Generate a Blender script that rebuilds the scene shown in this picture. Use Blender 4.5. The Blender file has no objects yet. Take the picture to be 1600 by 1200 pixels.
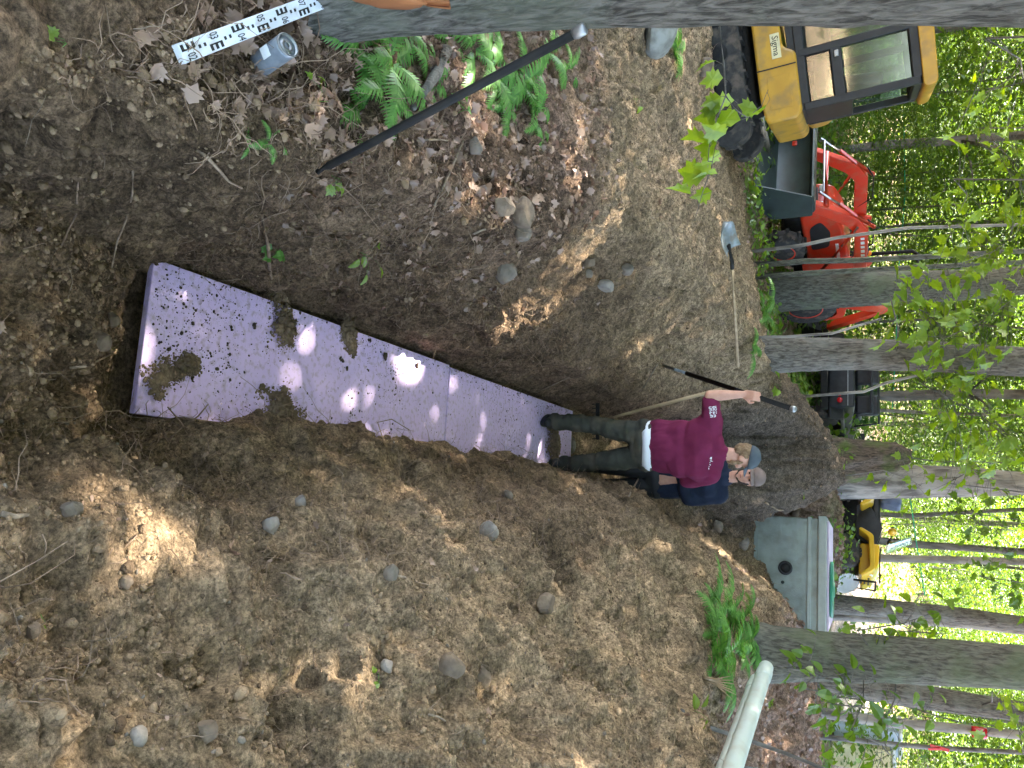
import bpy, math, random
import numpy as np
from mathutils import Vector, Matrix, Euler
from mathutils.bvhtree import BVHTree

random.seed(7); np.random.seed(7)
R = math.radians
sc = bpy.context.scene
C = sc.collection

# ------------------------------------------------------------------ camera, sky, sun, exposure
PITCH = R(24.0); CAMZ = 2.5; FPX = 1200.0
cam_d = bpy.data.cameras.new('camera'); cam = bpy.data.objects.new('camera', cam_d); C.objects.link(cam)
cam_d.sensor_fit = 'HORIZONTAL'; cam_d.sensor_width = 36.0; cam_d.lens = 36.0 * FPX / 1600.0
cam_d.clip_start = 0.05; cam_d.clip_end = 600.0
FWD = Vector((0, math.cos(PITCH), -math.sin(PITCH))); UPV = Vector((0, math.sin(PITCH), math.cos(PITCH))); RGT = Vector((1, 0, 0))
# the phone was held on its side: the world's up runs to the right of the picture
mw = Matrix.Identity(4)
for i, a in enumerate((UPV, -RGT, -FWD)):
    for j in range(3): mw[j][i] = a[j]
mw.translation = Vector((0, 0, CAMZ)); cam.matrix_world = mw
sc.camera = cam

SUN_EL, SUN_AZ = R(60), R(-32)       # azimuth from +Y, clockwise
w = bpy.data.worlds.new('World'); sc.world = w; w.use_nodes = True
nt = w.node_tree; nt.nodes.clear()
sky = nt.nodes.new('ShaderNodeTexSky'); sky.sky_type = 'NISHITA'; sky.sun_disc = False
sky.sun_elevation = SUN_EL; sky.sun_rotation = SUN_AZ; sky.air_density = 1.0; sky.dust_density = 6.0; sky.ozone_density = 1.0
bg = nt.nodes.new('ShaderNodeBackground'); bg.inputs[1].default_value = 0.15
ow = nt.nodes.new('ShaderNodeOutputWorld')
nt.links.new(sky.outputs[0], bg.inputs[0]); nt.links.new(bg.outputs[0], ow.inputs[0])
TOSUN = Vector((math.sin(SUN_AZ) * math.cos(SUN_EL), math.cos(SUN_AZ) * math.cos(SUN_EL), math.sin(SUN_EL)))
sun_d = bpy.data.lights.new('sun', 'SUN'); sun_d.energy = 2.0; sun_d.angle = R(0.53); sun_d.color = (1.0, 0.92, 0.80)
sun = bpy.data.objects.new('sun', sun_d); C.objects.link(sun); sun.location = TOSUN * 40
sun.rotation_euler = TOSUN.to_track_quat('Z', 'Y').to_euler()
sc.view_settings.view_transform = 'Standard'; sc.view_settings.look = 'None'
sc.view_settings.exposure = 4.25; sc.view_settings.gamma = 1.0
sc.cycles.use_denoising = True
sc.cycles.max_bounces = 6; sc.cycles.diffuse_bounces = 4; sc.cycles.transmission_bounces = 5; sc.cycles.glossy_bounces = 2
sc.cycles.transparent_max_bounces = 4; sc.cycles.sample_clamp_indirect = 6.0
sc.cycles.caustics_reflective = False; sc.cycles.caustics_refractive = False

# ------------------------------------------------------------------ photo pixel -> direction
def ray(x, y):
    return (FWD + UPV * ((x - 800) / FPX) + RGT * ((y - 600) / FPX)).normalized()
CP = Vector((0, 0, CAMZ))
def atY(x, y, Y):
    d = ray(x, y); return CP + d * (Y / d.y)
def atZ(x, y, z):
    d = ray(x, y); return CP + d * ((z - CAMZ) / d.z)

# ------------------------------------------------------------------ helpers
def tag(o, label=None, cat=None, group=None, kind=None):
    if label: o['label'] = label
    if cat: o['category'] = cat
    if group: o['group'] = group
    if kind: o['kind'] = kind
    return o
def empty(name, loc=(0, 0, 0), rot=(0, 0, 0), label=None, cat=None, group=None):
    o = bpy.data.objects.new(name, None); C.objects.link(o); o.location = loc; o.rotation_euler = rot
    o.empty_display_size = 0.1
    return tag(o, label, cat, group)
def link_mesh(name, me, mat=None, parent=None):
    o = bpy.data.objects.new(name, me); C.objects.link(o)
    if mat is not None and len(me.materials) == 0: me.materials.append(mat)
    if parent is not None: o.parent = parent
    return o
def np_mesh(name, V, F, smooth=False):
    """V (n,3) array, F (m,k) array with constant k"""
    me = bpy.data.meshes.new(name)
    V = np.asarray(V, dtype=np.float32); F = np.asarray(F, dtype=np.int32)
    me.vertices.add(len(V)); me.vertices.foreach_set('co', V.ravel())
    k = F.shape[1]
    me.loops.add(F.size); me.loops.foreach_set('vertex_index', F.ravel())
    me.polygons.add(len(F)); me.polygons.foreach_set('loop_start', np.arange(0, F.size, k, dtype=np.int32))
    me.polygons.foreach_set('loop_total', np.full(len(F), k, dtype=np.int32))
    if smooth: me.polygons.foreach_set('use_smooth', np.ones(len(F), dtype=bool))
    me.update(calc_edges=True)
    return me
def frame(d, up=Vector((0, 0, 1))):
    d = d.normalized()
    if abs(d.dot(up)) > 0.99: up = Vector((0, 1, 0)) if abs(d.y) < .9 else Vector((1, 0, 0))
    a = d.cross(up).normalized(); b = a.cross(d).normalized()
    return a, b
class MB:
    def __init__(s): s.v = []; s.f = []
    def add(s, vs, fs, M=None):
        n = len(s.v)
        for p in vs:
            p = Vector(p)
            s.v.append(M @ p if M is not None else p)
        for f in fs: s.f.append(tuple(i + n for i in f))
        return s
    def box(s, c, size, rot=None, taper=1.0):
        x, y, z = size[0] / 2, size[1] / 2, size[2] / 2
        vs = [(-x, -y, -z), (x, -y, -z), (x, y, -z), (-x, y, -z), (-x * taper, -y * taper, z), (x * taper, -y * taper, z), (x * taper, y * taper, z), (-x * taper, y * taper, z)]
        M = Matrix.Translation(c)
        if rot is not None: M = M @ Euler(rot).to_matrix().to_4x4()
        return s.add(vs, [(3, 2, 1, 0), (4, 5, 6, 7), (0, 1, 5, 4), (1, 2, 6, 5), (2, 3, 7, 6), (3, 0, 4, 7)], M)
    def prism(s, prof, axis, a, b):
        """prof: 2D polygon in the plane across axis ('x': (y,z), 'y': (x,z), 'z': (x,y))"""
        def P(p, t):
            return {'x': (t, p[0], p[1]), 'y': (p[0], t, p[1]), 'z': (p[0], p[1], t)}[axis]
        n = len(prof)
        vs = [P(p, a) for p in prof] + [P(p, b) for p in prof]
        fs = [tuple(range(n))[::-1], tuple(range(n, 2 * n))] + [(i, (i + 1) % n, n + (i + 1) % n, n + i) for i in range(n)]
        return s.add(vs, fs)
    def tube(s, pts, rad, n=8, cap=True, up=Vector((0, 0, 1))):
        pts = [Vector(p) for p in pts]
        if not isinstance(rad, (list, tuple)): rad = [rad] * len(pts)
        vs = []; prev = None
        for i, p in enumerate(pts):
            d = (pts[min(i + 1, len(pts) - 1)] - pts[max(i - 1, 0)])
            if d.length < 1e-9: d = Vector((0, 0, 1))
            if prev is None: a, b = frame(d, up)
            else:
                d.normalize(); a = prev - d * prev.dot(d)
                a = a.normalized() if a.length > 1e-6 else frame(d, up)[0]
                b = d.cross(a).normalized()
            prev = a
            for k in range(n):
                t = 2 * math.pi * k / n
                vs.append(p + (a * math.cos(t) + b * math.sin(t)) * rad[i])
        fs = []
        for i in range(len(pts) - 1):
            for k in range(n):
                fs.append((i * n + k, i * n + (k + 1) % n, (i + 1) * n + (k + 1) % n, (i + 1) * n + k))
        if cap:
            fs.append(tuple(range(n))[::-1]); fs.append(tuple((len(pts) - 1) * n + k for k in range(n)))
        return s.add(vs, fs)
    def lathe(s, prof, c=(0, 0, 0), axis=(0, 0, 1), n=20):
        """prof: list of (radius, height) along axis"""
        ax = Vector(axis).normalized(); a, b = frame(ax); c = Vector(c)
        vs = []; m = len(prof)
        for r, h in prof:
            for k in range(n):
                t = 2 * math.pi * k / n
                vs.append(c + ax * h + (a * math.cos(t) + b * math.sin(t)) * max(r, 1e-4))
        fs = [(i * n + k, i * n + (k + 1) % n, (i + 1) * n + (k + 1) % n, (i + 1) * n + k) for i in range(m - 1) for k in range(n)]
        fs.append(tuple(range(n))[::-1]); fs.append(tuple((m - 1) * n + k for k in range(n)))
        return s.add(vs, fs)
    def ell(s, c, r, nu=12, nv=8, M=None):
        vs = []; fs = []
        T = Matrix.Translation(c)
        if M is not None: T = T @ M.to_4x4()
        for i in range(1, nv):
            ph = math.pi * i / nv
            for k in range(nu):
                t = 2 * math.pi * k / nu
                vs.append((r[0] * math.sin(ph) * math.cos(t), r[1] * math.sin(ph) * math.sin(t), r[2] * math.cos(ph)))
        top = len(vs); vs.append((0, 0, r[2])); bot = len(vs); vs.append((0, 0, -r[2]))
        for i in range(nv - 2):
            for k in range(nu):
                fs.append((i * nu + k, (i + 1) * nu + k, (i + 1) * nu + (k + 1) % nu, i * nu + (k + 1) % nu))
        for k in range(nu):
            fs.append((top, k, (k + 1) % nu)); fs.append((bot, (nv - 2) * nu + (k + 1) % nu, (nv - 2) * nu + k))
        return s.add(vs, fs, T)
    def cap(s, p, q, r1, r2, n=10):
        """closed tapered capsule"""
        p = Vector(p); q = Vector(q); d = (q - p); L = d.length; d.normalize()
        pts = []; rr = []
        for k in (0.05, .3, .6, .85, 1): pts.append(p - d * r1 * math.sqrt(max(0, 1 - k * k))); rr.append(r1 * k)
        for k in (1, .85, .6, .3, .05): pts.append(q + d * r2 * math.sqrt(max(0, 1 - k * k))); rr.append(r2 * k)
        return s.tube(pts, rr, n)
    def mesh(s, name, smooth=False, origin=None):
        me = bpy.data.meshes.new(name)
        o = Vector(origin) if origin is not None else Vector((0, 0, 0))
        me.from_pydata([tuple(p - o) for p in s.v], [], s.f); me.validate(); me.update()
        if smooth:
            for p in me.polygons: p.use_smooth = True
        return me
    def build(s, name, mat, parent=None, smooth=False, origin=None, bevel=0, seg=2):
        o = link_mesh(name, s.mesh(name, smooth, origin), mat, parent)
        if parent is None and origin is not None: o.location = origin
        if bevel:
            b = o.modifiers.new('bevel', 'BEVEL'); b.width = bevel; b.segments = seg; b.limit_method = 'ANGLE'; b.angle_limit = R(40)
            for p in o.data.polygons: p.use_smooth = True
            try: o.data.set_sharp_from_angle(angle=R(42))
            except Exception: pass
        return o
def sharp(o, a=40):
    for p in o.data.polygons: p.use_smooth = True
    try: o.data.set_sharp_from_angle(angle=R(a))
    except Exception: pass
    return o
def copy_tree(o, parent=None):
    c = o.copy(); C.objects.link(c)
    if parent is not None: c.parent = parent
    for ch in list(o.children): copy_tree(ch, c)
    return c
def remesh(mb, name, voxel, smooth=4, factor=.5, origin=None, disp=None):
    me = mb.mesh(name + '_tmp', origin=origin)
    o = bpy.data.objects.new('tmp', me); C.objects.link(o)
    m = o.modifiers.new('r', 'REMESH'); m.mode = 'VOXEL'; m.voxel_size = voxel; m.use_smooth_shade = True
    if smooth:
        k = o.modifiers.new('s', 'SMOOTH'); k.factor = factor; k.iterations = smooth
    dg = bpy.context.evaluated_depsgraph_get(); dg.update()
    out = bpy.data.meshes.new_from_object(o.evaluated_get(dg)); out.name = name
    bpy.data.objects.remove(o); bpy.data.meshes.remove(me)
    if disp is not None:
        n = len(out.vertices); V = np.empty(n * 3, np.float32); out.vertices.foreach_get('co', V); V = V.reshape(-1, 3)
        N = np.empty(n * 3, np.float32); out.vertex_normals.foreach_get('vector', N); N = N.reshape(-1, 3)
        V = V + N * disp(V)[:, None]
        out.vertices.foreach_set('co', V.astype(np.float32).ravel()); out.update()
    for p in out.polygons: p.use_smooth = True
    return out
_txt = {}
def text_mb(body, size, ext=0.0006, M=None):
    key = (body, size, ext)
    if key not in _txt:
        cu = bpy.data.curves.new('t', 'FONT'); cu.body = body; cu.size = size; cu.extrude = ext; cu.align_x = 'CENTER'; cu.align_y = 'CENTER'; cu.resolution_u = 2
        o = bpy.data.objects.new('t', cu); C.objects.link(o)
        dg = bpy.context.evaluated_depsgraph_get(); dg.update()
        me = bpy.data.meshes.new_from_object(o.evaluated_get(dg))
        _txt[key] = ([v.co.copy() for v in me.vertices], [tuple(p.vertices) for p in me.polygons])
        bpy.data.objects.remove(o); bpy.data.curves.remove(cu); bpy.data.meshes.remove(me)
    return _txt[key]

# value noise, vectorised
def _hash(ix, iy, iz, seed):
    h = (ix.astype(np.int64) * 374761393 + iy.astype(np.int64) * 668265263 + iz.astype(np.int64) * 2147483647 + seed * 1274126177) & 0xFFFFFFFF
    h = ((h ^ (h >> 13)) * 1274126177) & 0xFFFFFFFF
    h = (h ^ (h >> 16)) & 0xFFFF
    return h.astype(np.float32) / 32767.5 - 1.0
def vnoise(P, scale, seed=0):
    Q = np.asarray(P, dtype=np.float64) / scale
    I = np.floor(Q).astype(np.int64); f = Q - I; f = f * f * (3 - 2 * f)
    out = 0
    for dx in (0, 1):
        for dy in (0, 1):
            for dz in (0, 1):
                wgt = (f[:, 0] if dx else 1 - f[:, 0]) * (f[:, 1] if dy else 1 - f[:, 1]) * (f[:, 2] if dz else 1 - f[:, 2])
                out = out + wgt * _hash(I[:, 0] + dx, I[:, 1] + dy, I[:, 2] + dz, seed)
    return out
def fbm(P, scale, oct=4, seed=0, gain=.5):
    a = 1.0; o = 0; t = 0
    for k in range(oct):
        o = o + a * vnoise(P, scale / (2.03 ** k), seed + k * 17); t += a; a *= gain
    return o / t
def worley(P, scale, seed=0):
    """distance to the nearest feature point, 0 at a clod's middle, about 1 in the crevices"""
    Q = np.asarray(P, dtype=np.float64) / scale; I = np.floor(Q).astype(np.int64); best = np.full(len(Q), 9.0)
    for dx in (-1, 0, 1):
        for dy in (-1, 0, 1):
            for dz in (-1, 0, 1):
                a, b, c = I[:, 0] + dx, I[:, 1] + dy, I[:, 2] + dz
                ox = a + .5 + .48 * _hash(a, b, c, seed) - Q[:, 0]; oy = b + .5 + .48 * _hash(a, b, c, seed + 1) - Q[:, 1]; oz = c + .5 + .48 * _hash(a, b, c, seed + 2) - Q[:, 2]
                best = np.minimum(best, ox * ox + oy * oy + oz * oz)
    return np.sqrt(best)
def sstep(a, b, x):
    t = np.clip((x - a) / (b - a), 0, 1); return t * t * (3 - 2 * t)

# ------------------------------------------------------------------ materials
MATS = {}
def node_mat(name):
    m = bpy.data.materials.new(name); m.use_nodes = True; n = m.node_tree; n.nodes.clear()
    out = n.nodes.new('ShaderNodeOutputMaterial'); b = n.nodes.new('ShaderNodeBsdfPrincipled')
    n.links.new(b.outputs[0], out.inputs[0]); MATS[name] = m
    return m, n, b
def pm(name, c1, c2=None, scale=8.0, rough=.7, bump=0.0, bscale=None, metal=0.0, detail=6.0, spec=.4, stretch=None, coat=0.0, contrast=(.35, .65), dirt=None, bdist=0.01):
    m, n, b = node_mat(name)
    b.inputs['Roughness'].default_value = rough; b.inputs['Metallic'].default_value = metal
    b.inputs['Specular IOR Level'].default_value = spec; b.inputs['Coat Weight'].default_value = coat
    tc = n.nodes.new('ShaderNodeTexCoord'); mp = n.nodes.new('ShaderNodeMapping'); n.links.new(tc.outputs['Object'], mp.inputs[0])
    if stretch: mp.inputs['Scale'].default_value = stretch
    nz = n.nodes.new('ShaderNodeTexNoise'); nz.inputs['Scale'].default_value = scale; nz.inputs['Detail'].default_value = detail
    n.links.new(mp.outputs[0], nz.inputs['Vector'])
    cr = n.nodes.new('ShaderNodeValToRGB'); n.links.new(nz.outputs[0], cr.inputs[0])
    cr.color_ramp.elements[0].position, cr.color_ramp.elements[1].position = contrast
    c2 = c2 or tuple(x * .8 for x in c1)
    cr.color_ramp.elements[0].color = (*c2, 1); cr.color_ramp.elements[1].color = (*c1, 1)
    col = cr.outputs[0]
    if dirt:
        dc, ds, amt = dirt
        n2 = n.nodes.new('ShaderNodeTexNoise'); n2.inputs['Scale'].default_value = ds; n2.inputs['Detail'].default_value = 8; n.links.new(tc.outputs['Object'], n2.inputs['Vector'])
        mr = n.nodes.new('ShaderNodeMapRange'); mr.inputs[1].default_value = .5; mr.inputs[2].default_value = .68; mr.inputs[4].default_value = amt
        n.links.new(n2.outputs[0], mr.inputs[0])
        mx = n.nodes.new('ShaderNodeMix'); mx.data_type = 'RGBA'; n.links.new(mr.outputs[0], mx.inputs[0]); n.links.new(col, mx.inputs[6]); mx.inputs[7].default_value = (*dc, 1)
        col = mx.outputs[2]
    n.links.new(col, b.inputs['Base Color'])
    if bump:
        nb = n.nodes.new('ShaderNodeTexNoise'); nb.inputs['Scale'].default_value = bscale or scale * 3; nb.inputs['Detail'].default_value = 8
        n.links.new(mp.outputs[0], nb.inputs['Vector'])
        bp = n.nodes.new('ShaderNodeBump'); bp.inputs['Strength'].default_value = bump; bp.inputs['Distance'].default_value = bdist
        n.links.new(nb.outputs[0], bp.inputs['Height']); n.links.new(bp.outputs[0], b.inputs['Normal'])
    return m
def leaf_mat(name, c1, c2, trans=.5, scale=3.0):
    """thin leaf: diffuse + translucent, colour varies from leaf to leaf"""
    m = bpy.data.materials.new(name); m.use_nodes = True; n = m.node_tree; n.nodes.clear(); MATS[name] = m
    out = n.nodes.new('ShaderNodeOutputMaterial')
    tc = n.nodes.new('ShaderNodeTexCoord'); nz = n.nodes.new('ShaderNodeTexNoise'); nz.inputs['Scale'].default_value = scale; nz.inputs['Detail'].default_value = 3
    n.links.new(tc.outputs['Object'], nz.inputs['Vector'])
    gi = n.nodes.new('ShaderNodeNewGeometry')
    ad = n.nodes.new('ShaderNodeMath'); ad.operation = 'MULTIPLY_ADD'; n.links.new(gi.outputs['Random Per Island'], ad.inputs[0]); ad.inputs[1].default_value = .6; n.links.new(nz.outputs[0], ad.inputs[2])
    cr = n.nodes.new('ShaderNodeValToRGB'); n.links.new(ad.outputs[0], cr.inputs[0])
    cr.color_ramp.elements[0].position = .4; cr.color_ramp.elements[1].position = 1.1 if False else 1.0
    cr.color_ramp.elements[0].color = (*c1, 1); cr.color_ramp.elements[1].color = (*c2, 1)
    d = n.nodes.new('ShaderNodeBsdfDiffuse'); t = n.nodes.new('ShaderNodeBsdfTranslucent'); g = n.nodes.new('ShaderNodeBsdfGlossy'); g.inputs['Roughness'].default_value = .45
    hs = n.nodes.new('ShaderNodeHueSaturation'); hs.inputs['Hue'].default_value = .48; hs.inputs['Saturation'].default_value = 1.1; hs.inputs['Value'].default_value = 1.1
    n.links.new(cr.outputs[0], d.inputs[0]); n.links.new(cr.outputs[0], hs.inputs['Color']); n.links.new(hs.outputs[0], t.inputs[0])
    mx = n.nodes.new('ShaderNodeMixShader'); mx.inputs[0].default_value = trans; n.links.new(d.outputs[0], mx.inputs[1]); n.links.new(t.outputs[0], mx.inputs[2])
    m2 = n.nodes.new('ShaderNodeMixShader'); m2.inputs[0].default_value = .06; n.links.new(mx.outputs[0], m2.inputs[1]); n.links.new(g.outputs[0], m2.inputs[2])
    n.links.new(m2.outputs[0], out.inputs[0])
    return m
def bark_mat(name, c1, c2, c3=None, scale=42.0, bump=1.0, moss=None):
    m, n, b = node_mat(name); b.inputs['Roughness'].default_value = .9; b.inputs['Specular IOR Level'].default_value = .2
    tc = n.nodes.new('ShaderNodeTexCoord'); mp = n.nodes.new('ShaderNodeMapping'); mp.inputs['Scale'].default_value = (1, 1, .24)
    n.links.new(tc.outputs['Object'], mp.inputs[0])
    nz = n.nodes.new('ShaderNodeTexNoise'); nz.inputs['Scale'].default_value = scale; nz.inputs['Detail'].default_value = 9; nz.inputs['Roughness'].default_value = .65; nz.inputs['Distortion'].default_value = .6
    n.links.new(mp.outputs[0], nz.inputs['Vector'])
    cr = n.nodes.new('ShaderNodeValToRGB'); n.links.new(nz.outputs[0], cr.inputs[0])
    e = cr.color_ramp.elements; e[0].position = .38; e[0].color = (*c2, 1); e[1].position = .60; e[1].color = (*c1, 1)
    col = cr.outputs[0]
    n2 = n.nodes.new('ShaderNodeTexNoise'); n2.inputs['Scale'].default_value = 2.6; n2.inputs['Detail'].default_value = 7; n.links.new(tc.outputs['Object'], n2.inputs['Vector'])
    mr = n.nodes.new('ShaderNodeMapRange'); mr.inputs[1].default_value = .5; mr.inputs[2].default_value = .64; mr.inputs[4].default_value = .6; n.links.new(n2.outputs[0], mr.inputs[0])
    mx = n.nodes.new('ShaderNodeMix'); mx.data_type = 'RGBA'; n.links.new(mr.outputs[0], mx.inputs[0]); n.links.new(col, mx.inputs[6]); mx.inputs[7].default_value = (*(moss or c3 or c1), 1)
    n.links.new(mx.outputs[2], b.inputs['Base Color'])
    bp = n.nodes.new('ShaderNodeBump'); bp.inputs['Strength'].default_value = bump; bp.inputs['Distance'].default_value = .02
    n.links.new(nz.outputs[0], bp.inputs['Height']); n.links.new(bp.outputs[0], b.inputs['Normal'])
    return m
def glass_mat(name, tint=(.75, .85, .8), alpha=.35, rough=.05):
    m = bpy.data.materials.new(name); m.use_nodes = True; n = m.node_tree; n.nodes.clear(); MATS[name] = m
    out = n.nodes.new('ShaderNodeOutputMaterial'); t = n.nodes.new('ShaderNodeBsdfTransparent'); t.inputs[0].default_value = (*tint, 1)
    g = n.nodes.new('ShaderNodeBsdfGlossy'); g.inputs['Roughness'].default_value = rough; g.inputs[0].default_value = (.9, .95, .92, 1)
    mx = n.nodes.new('ShaderNodeMixShader'); mx.inputs[0].default_value = alpha
    n.links.new(t.outputs[0], mx.inputs[1]); n.links.new(g.outputs[0], mx.inputs[2]); n.links.new(mx.outputs[0], out.inputs[0])
    return m

# ground: the vertex colours carry which soil lies where (leaf mould, dark topsoil, tan subsoil), the nodes its grain
def soil_mat():
    m, n, b = node_mat('soil'); b.inputs['Roughness'].default_value = .95; b.inputs['Specular IOR Level'].default_value = .15
    at = n.nodes.new('ShaderNodeVertexColor'); at.layer_name = 'soil_kind'
    tc = n.nodes.new('ShaderNodeTexCoord')
    def nz(s, d=8, r=.6):
        k = n.nodes.new('ShaderNodeTexNoise'); k.inputs['Scale'].default_value = s; k.inputs['Detail'].default_value = d; k.inputs['Roughness'].default_value = r
        n.links.new(tc.outputs['Object'], k.inputs['Vector']); return k
    a = nz(75, 6, .85); c = nz(7, 5)
    mr = n.nodes.new('ShaderNodeMapRange'); mr.inputs[1].default_value = .38; mr.inputs[2].default_value = .63; mr.inputs[3].default_value = .38; mr.inputs[4].default_value = 1.62; n.links.new(a.outputs[0], mr.inputs[0])
    mr2 = n.nodes.new('ShaderNodeMapRange'); mr2.inputs[1].default_value = .3; mr2.inputs[2].default_value = .7; mr2.inputs[3].default_value = .75; mr2.inputs[4].default_value = 1.25; n.links.new(c.outputs[0], mr2.inputs[0])
    mu0 = n.nodes.new('ShaderNodeMath'); mu0.operation = 'MULTIPLY'; n.links.new(mr.outputs[0], mu0.inputs[0]); n.links.new(mr2.outputs[0], mu0.inputs[1])
    e_ = nz(24, 5, .7); mr3 = n.nodes.new('ShaderNodeMapRange'); mr3.inputs[1].default_value = .40; mr3.inputs[2].default_value = .60; mr3.inputs[3].default_value = .62; mr3.inputs[4].default_value = 1.38; n.links.new(e_.outputs[0], mr3.inputs[0])
    mu = n.nodes.new('ShaderNodeMath'); mu.operation = 'MULTIPLY'; n.links.new(mu0.outputs[0], mu.inputs[0]); n.links.new(mr3.outputs[0], mu.inputs[1])
    vm = n.nodes.new('ShaderNodeVectorMath'); vm.operation = 'SCALE'; n.links.new(at.outputs[0], vm.inputs[0]); n.links.new(mu.outputs[0], vm.inputs['Scale'])
    n.links.new(vm.outputs[0], b.inputs['Base Color'])
    bn = nz(90, 10, .7)
    bp = n.nodes.new('ShaderNodeBump'); bp.inputs['Strength'].default_value = 1.0; bp.inputs['Distance'].default_value = .03
    n.links.new(bn.outputs[0], bp.inputs['Height']); n.links.new(bp.outputs[0], b.inputs['Normal'])
    return m
M_SOIL = soil_mat()
M_TAN = pm('tan_soil', (.24, .17, .105), (.12, .083, .052), 40, .95, .8, 120, spec=.1)
M_CLOD = pm('clod_soil', (.27, .195, .125), (.12, .085, .055), 5, .95, .9, 90, spec=.1)
def clod_mat():
    m, n, b = node_mat('clods'); b.inputs['Roughness'].default_value = .95; b.inputs['Specular IOR Level'].default_value = .1
    g = n.nodes.new('ShaderNodeNewGeometry'); cr = n.nodes.new('ShaderNodeValToRGB'); n.links.new(g.outputs['Random Per Island'], cr.inputs[0])
    e = cr.color_ramp.elements; e[0].color = (.10, .068, .043, 1); e[1].color = (.36, .26, .16, 1); k = e.new(.4); k.color = (.22, .152, .092, 1); k = e.new(.85); k.color = (.30, .212, .13, 1)
    tc = n.nodes.new('ShaderNodeTexCoord'); nz = n.nodes.new('ShaderNodeTexNoise'); nz.inputs['Scale'].default_value = 130; nz.inputs['Detail'].default_value = 6; n.links.new(tc.outputs['Object'], nz.inputs['Vector'])
    n.links.new(cr.outputs[0], b.inputs['Base Color'])
    bp = n.nodes.new('ShaderNodeBump'); bp.inputs['Strength'].default_value = .9; bp.inputs['Distance'].default_value = .01; n.links.new(nz.outputs[0], bp.inputs['Height']); n.links.new(bp.outputs[0], b.inputs['Normal'])
    return m
M_CLODS = clod_mat()
M_DARKSOIL = pm('dark_soil', (.12, .085, .06), (.05, .036, .026), 60, .95, .9, 140, spec=.1)
M_ROOT = pm('root', (.36, .25, .165), (.16, .105, .07), 20, .85, .3)
M_ROOTP = pm('pale_root', (.42, .31, .21), (.22, .15, .10), 30, .8, .3)
M_STICK = pm('stick', (.34, .26, .18), (.16, .12, .085), 30, .85, .4)
M_STONE = pm('stone', (.24, .20, .155), (.12, .10, .075), 14, .85, .6, 60, dirt=((.17, .12, .08), 12, .8))
M_STONEB = pm('brown_stone', (.22, .165, .11), (.11, .08, .055), 14, .85, .6, 60, dirt=((.16, .115, .075), 12, .8))
M_STONEW = pm('pale_stone', (.34, .30, .25), (.20, .17, .14), 14, .8, .5, 60, dirt=((.2, .15, .1), 14, .75))
M_LITTER = leaf_mat('dead_leaf', (.10, .06, .038), (.36, .24, .165), .15, 2.0)
M_FERN = leaf_mat('fern', (.05, .165, .03), (.15, .36, .065), .42, 2.0)
M_LEAF = leaf_mat('green_leaf', (.042, .12, .016), (.145, .26, .028), .5, .6)
M_LEAFY = leaf_mat('bright_leaf', (.10, .23, .02), (.24, .37, .035), .55, 2.0)
M_CANOPY = leaf_mat('canopy_leaf', (.06, .13, .035), (.12, .22, .05), .5, .5)
M_BARK = bark_mat('bark', (.20, .18, .15), (.065, .056, .045), (.24, .24, .21))
M_BARKG = bark_mat('green_grey_bark', (.175, .17, .135), (.06, .056, .045), moss=(.14, .17, .10))
M_BARKC = bark_mat('close_bark', (.21, .20, .175), (.05, .047, .04), moss=(.15, .17, .125), scale=55, bump=1.0)
M_BARKP = bark_mat('pale_bark', (.33, .30, .26), (.12, .105, .09), (.36, .34, .30), 9, .5)
M_BARKB = bark_mat('thin_bark', (.20, .185, .165), (.085, .078, .068), (.24, .23, .20), 9, .5)
M_MOSS = pm('moss', (.11, .16, .03), (.05, .05, .025), 12, .95, 1, 60)
M_FOAM = pm('purple_foam', (.69, .55, .82), (.64, .505, .78), 5, .65, .25, 160, dirt=((.30, .22, .19), 34, .5), spec=.3)
M_BLACK = pm('black_steel', (.010, .010, .011), (.02, .018, .015), 20, .62, .2, spec=.22)
M_BLACKM = pm('black_plastic', (.022, .023, .025), (.012, .012, .013), 10, .5, spec=.5)
M_STEEL = pm('worn_steel', (.40, .42, .43), (.25, .25, .25), 12, .4, metal=.7)
M_STEELP = pm('shovel_steel', (.30, .34, .34), (.20, .22, .22), 12, .5, metal=.3, dirt=((.2, .15, .1), 14, .7))
M_WHITE = pm('white_plastic', (.78, .80, .80), (.70, .72, .72), 6, .4)
M_ROD = pm('rod_white', (.72, .76, .80), (.64, .68, .72), 6, .45, dirt=((.35, .28, .2), 30, .35))
M_WOODH = pm('handle_wood', (.42, .30, .17), (.28, .19, .10), 20, .6, .2, stretch=(1, 1, .1))
M_YEL = pm('excavator_yellow', (.60, .33, .035), (.50, .27, .03), 4, .42, dirt=((.22, .15, .08), 5, .6), coat=.2)
M_YELP = pm('atv_yellow', (.75, .45, .02), (.68, .40, .02), 4, .35, coat=.4)
M_RED = pm('tractor_red', (.68, .045, .012), (.60, .04, .012), 4, .38, coat=.3, dirt=((.3, .2, .12), 7, .3))
M_DGREEN = pm('dark_green_black', (.028, .045, .038), (.02, .03, .026), 6, .45)
M_TYRE = pm('tyre', (.05, .046, .042), (.03, .028, .026), 20, .85, .4, dirt=((.16, .12, .09), 9, .7))
M_GLASS = glass_mat('cab_glass', (.62, .74, .68), .14); M_SHIELD = glass_mat('clear_shield', (.8, .88, .85), .5, .2)
M_LABEL = pm('cream_label', (.78, .70, .42)); M_INK = pm('ink', (.02, .02, .02))
M_CONC = pm('concrete', (.31, .345, .31), (.24, .27, .24), 5, .85, .4, 50, dirt=((.16, .15, .12), 6, .5))
M_CONCL = pm('concrete_lid', (.35, .385, .35), (.28, .31, .28), 5, .85, .4, 50)
M_GREENP = pm('green_plastic', (.02, .20, .12), (.015, .15, .09), 5, .45)
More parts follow.
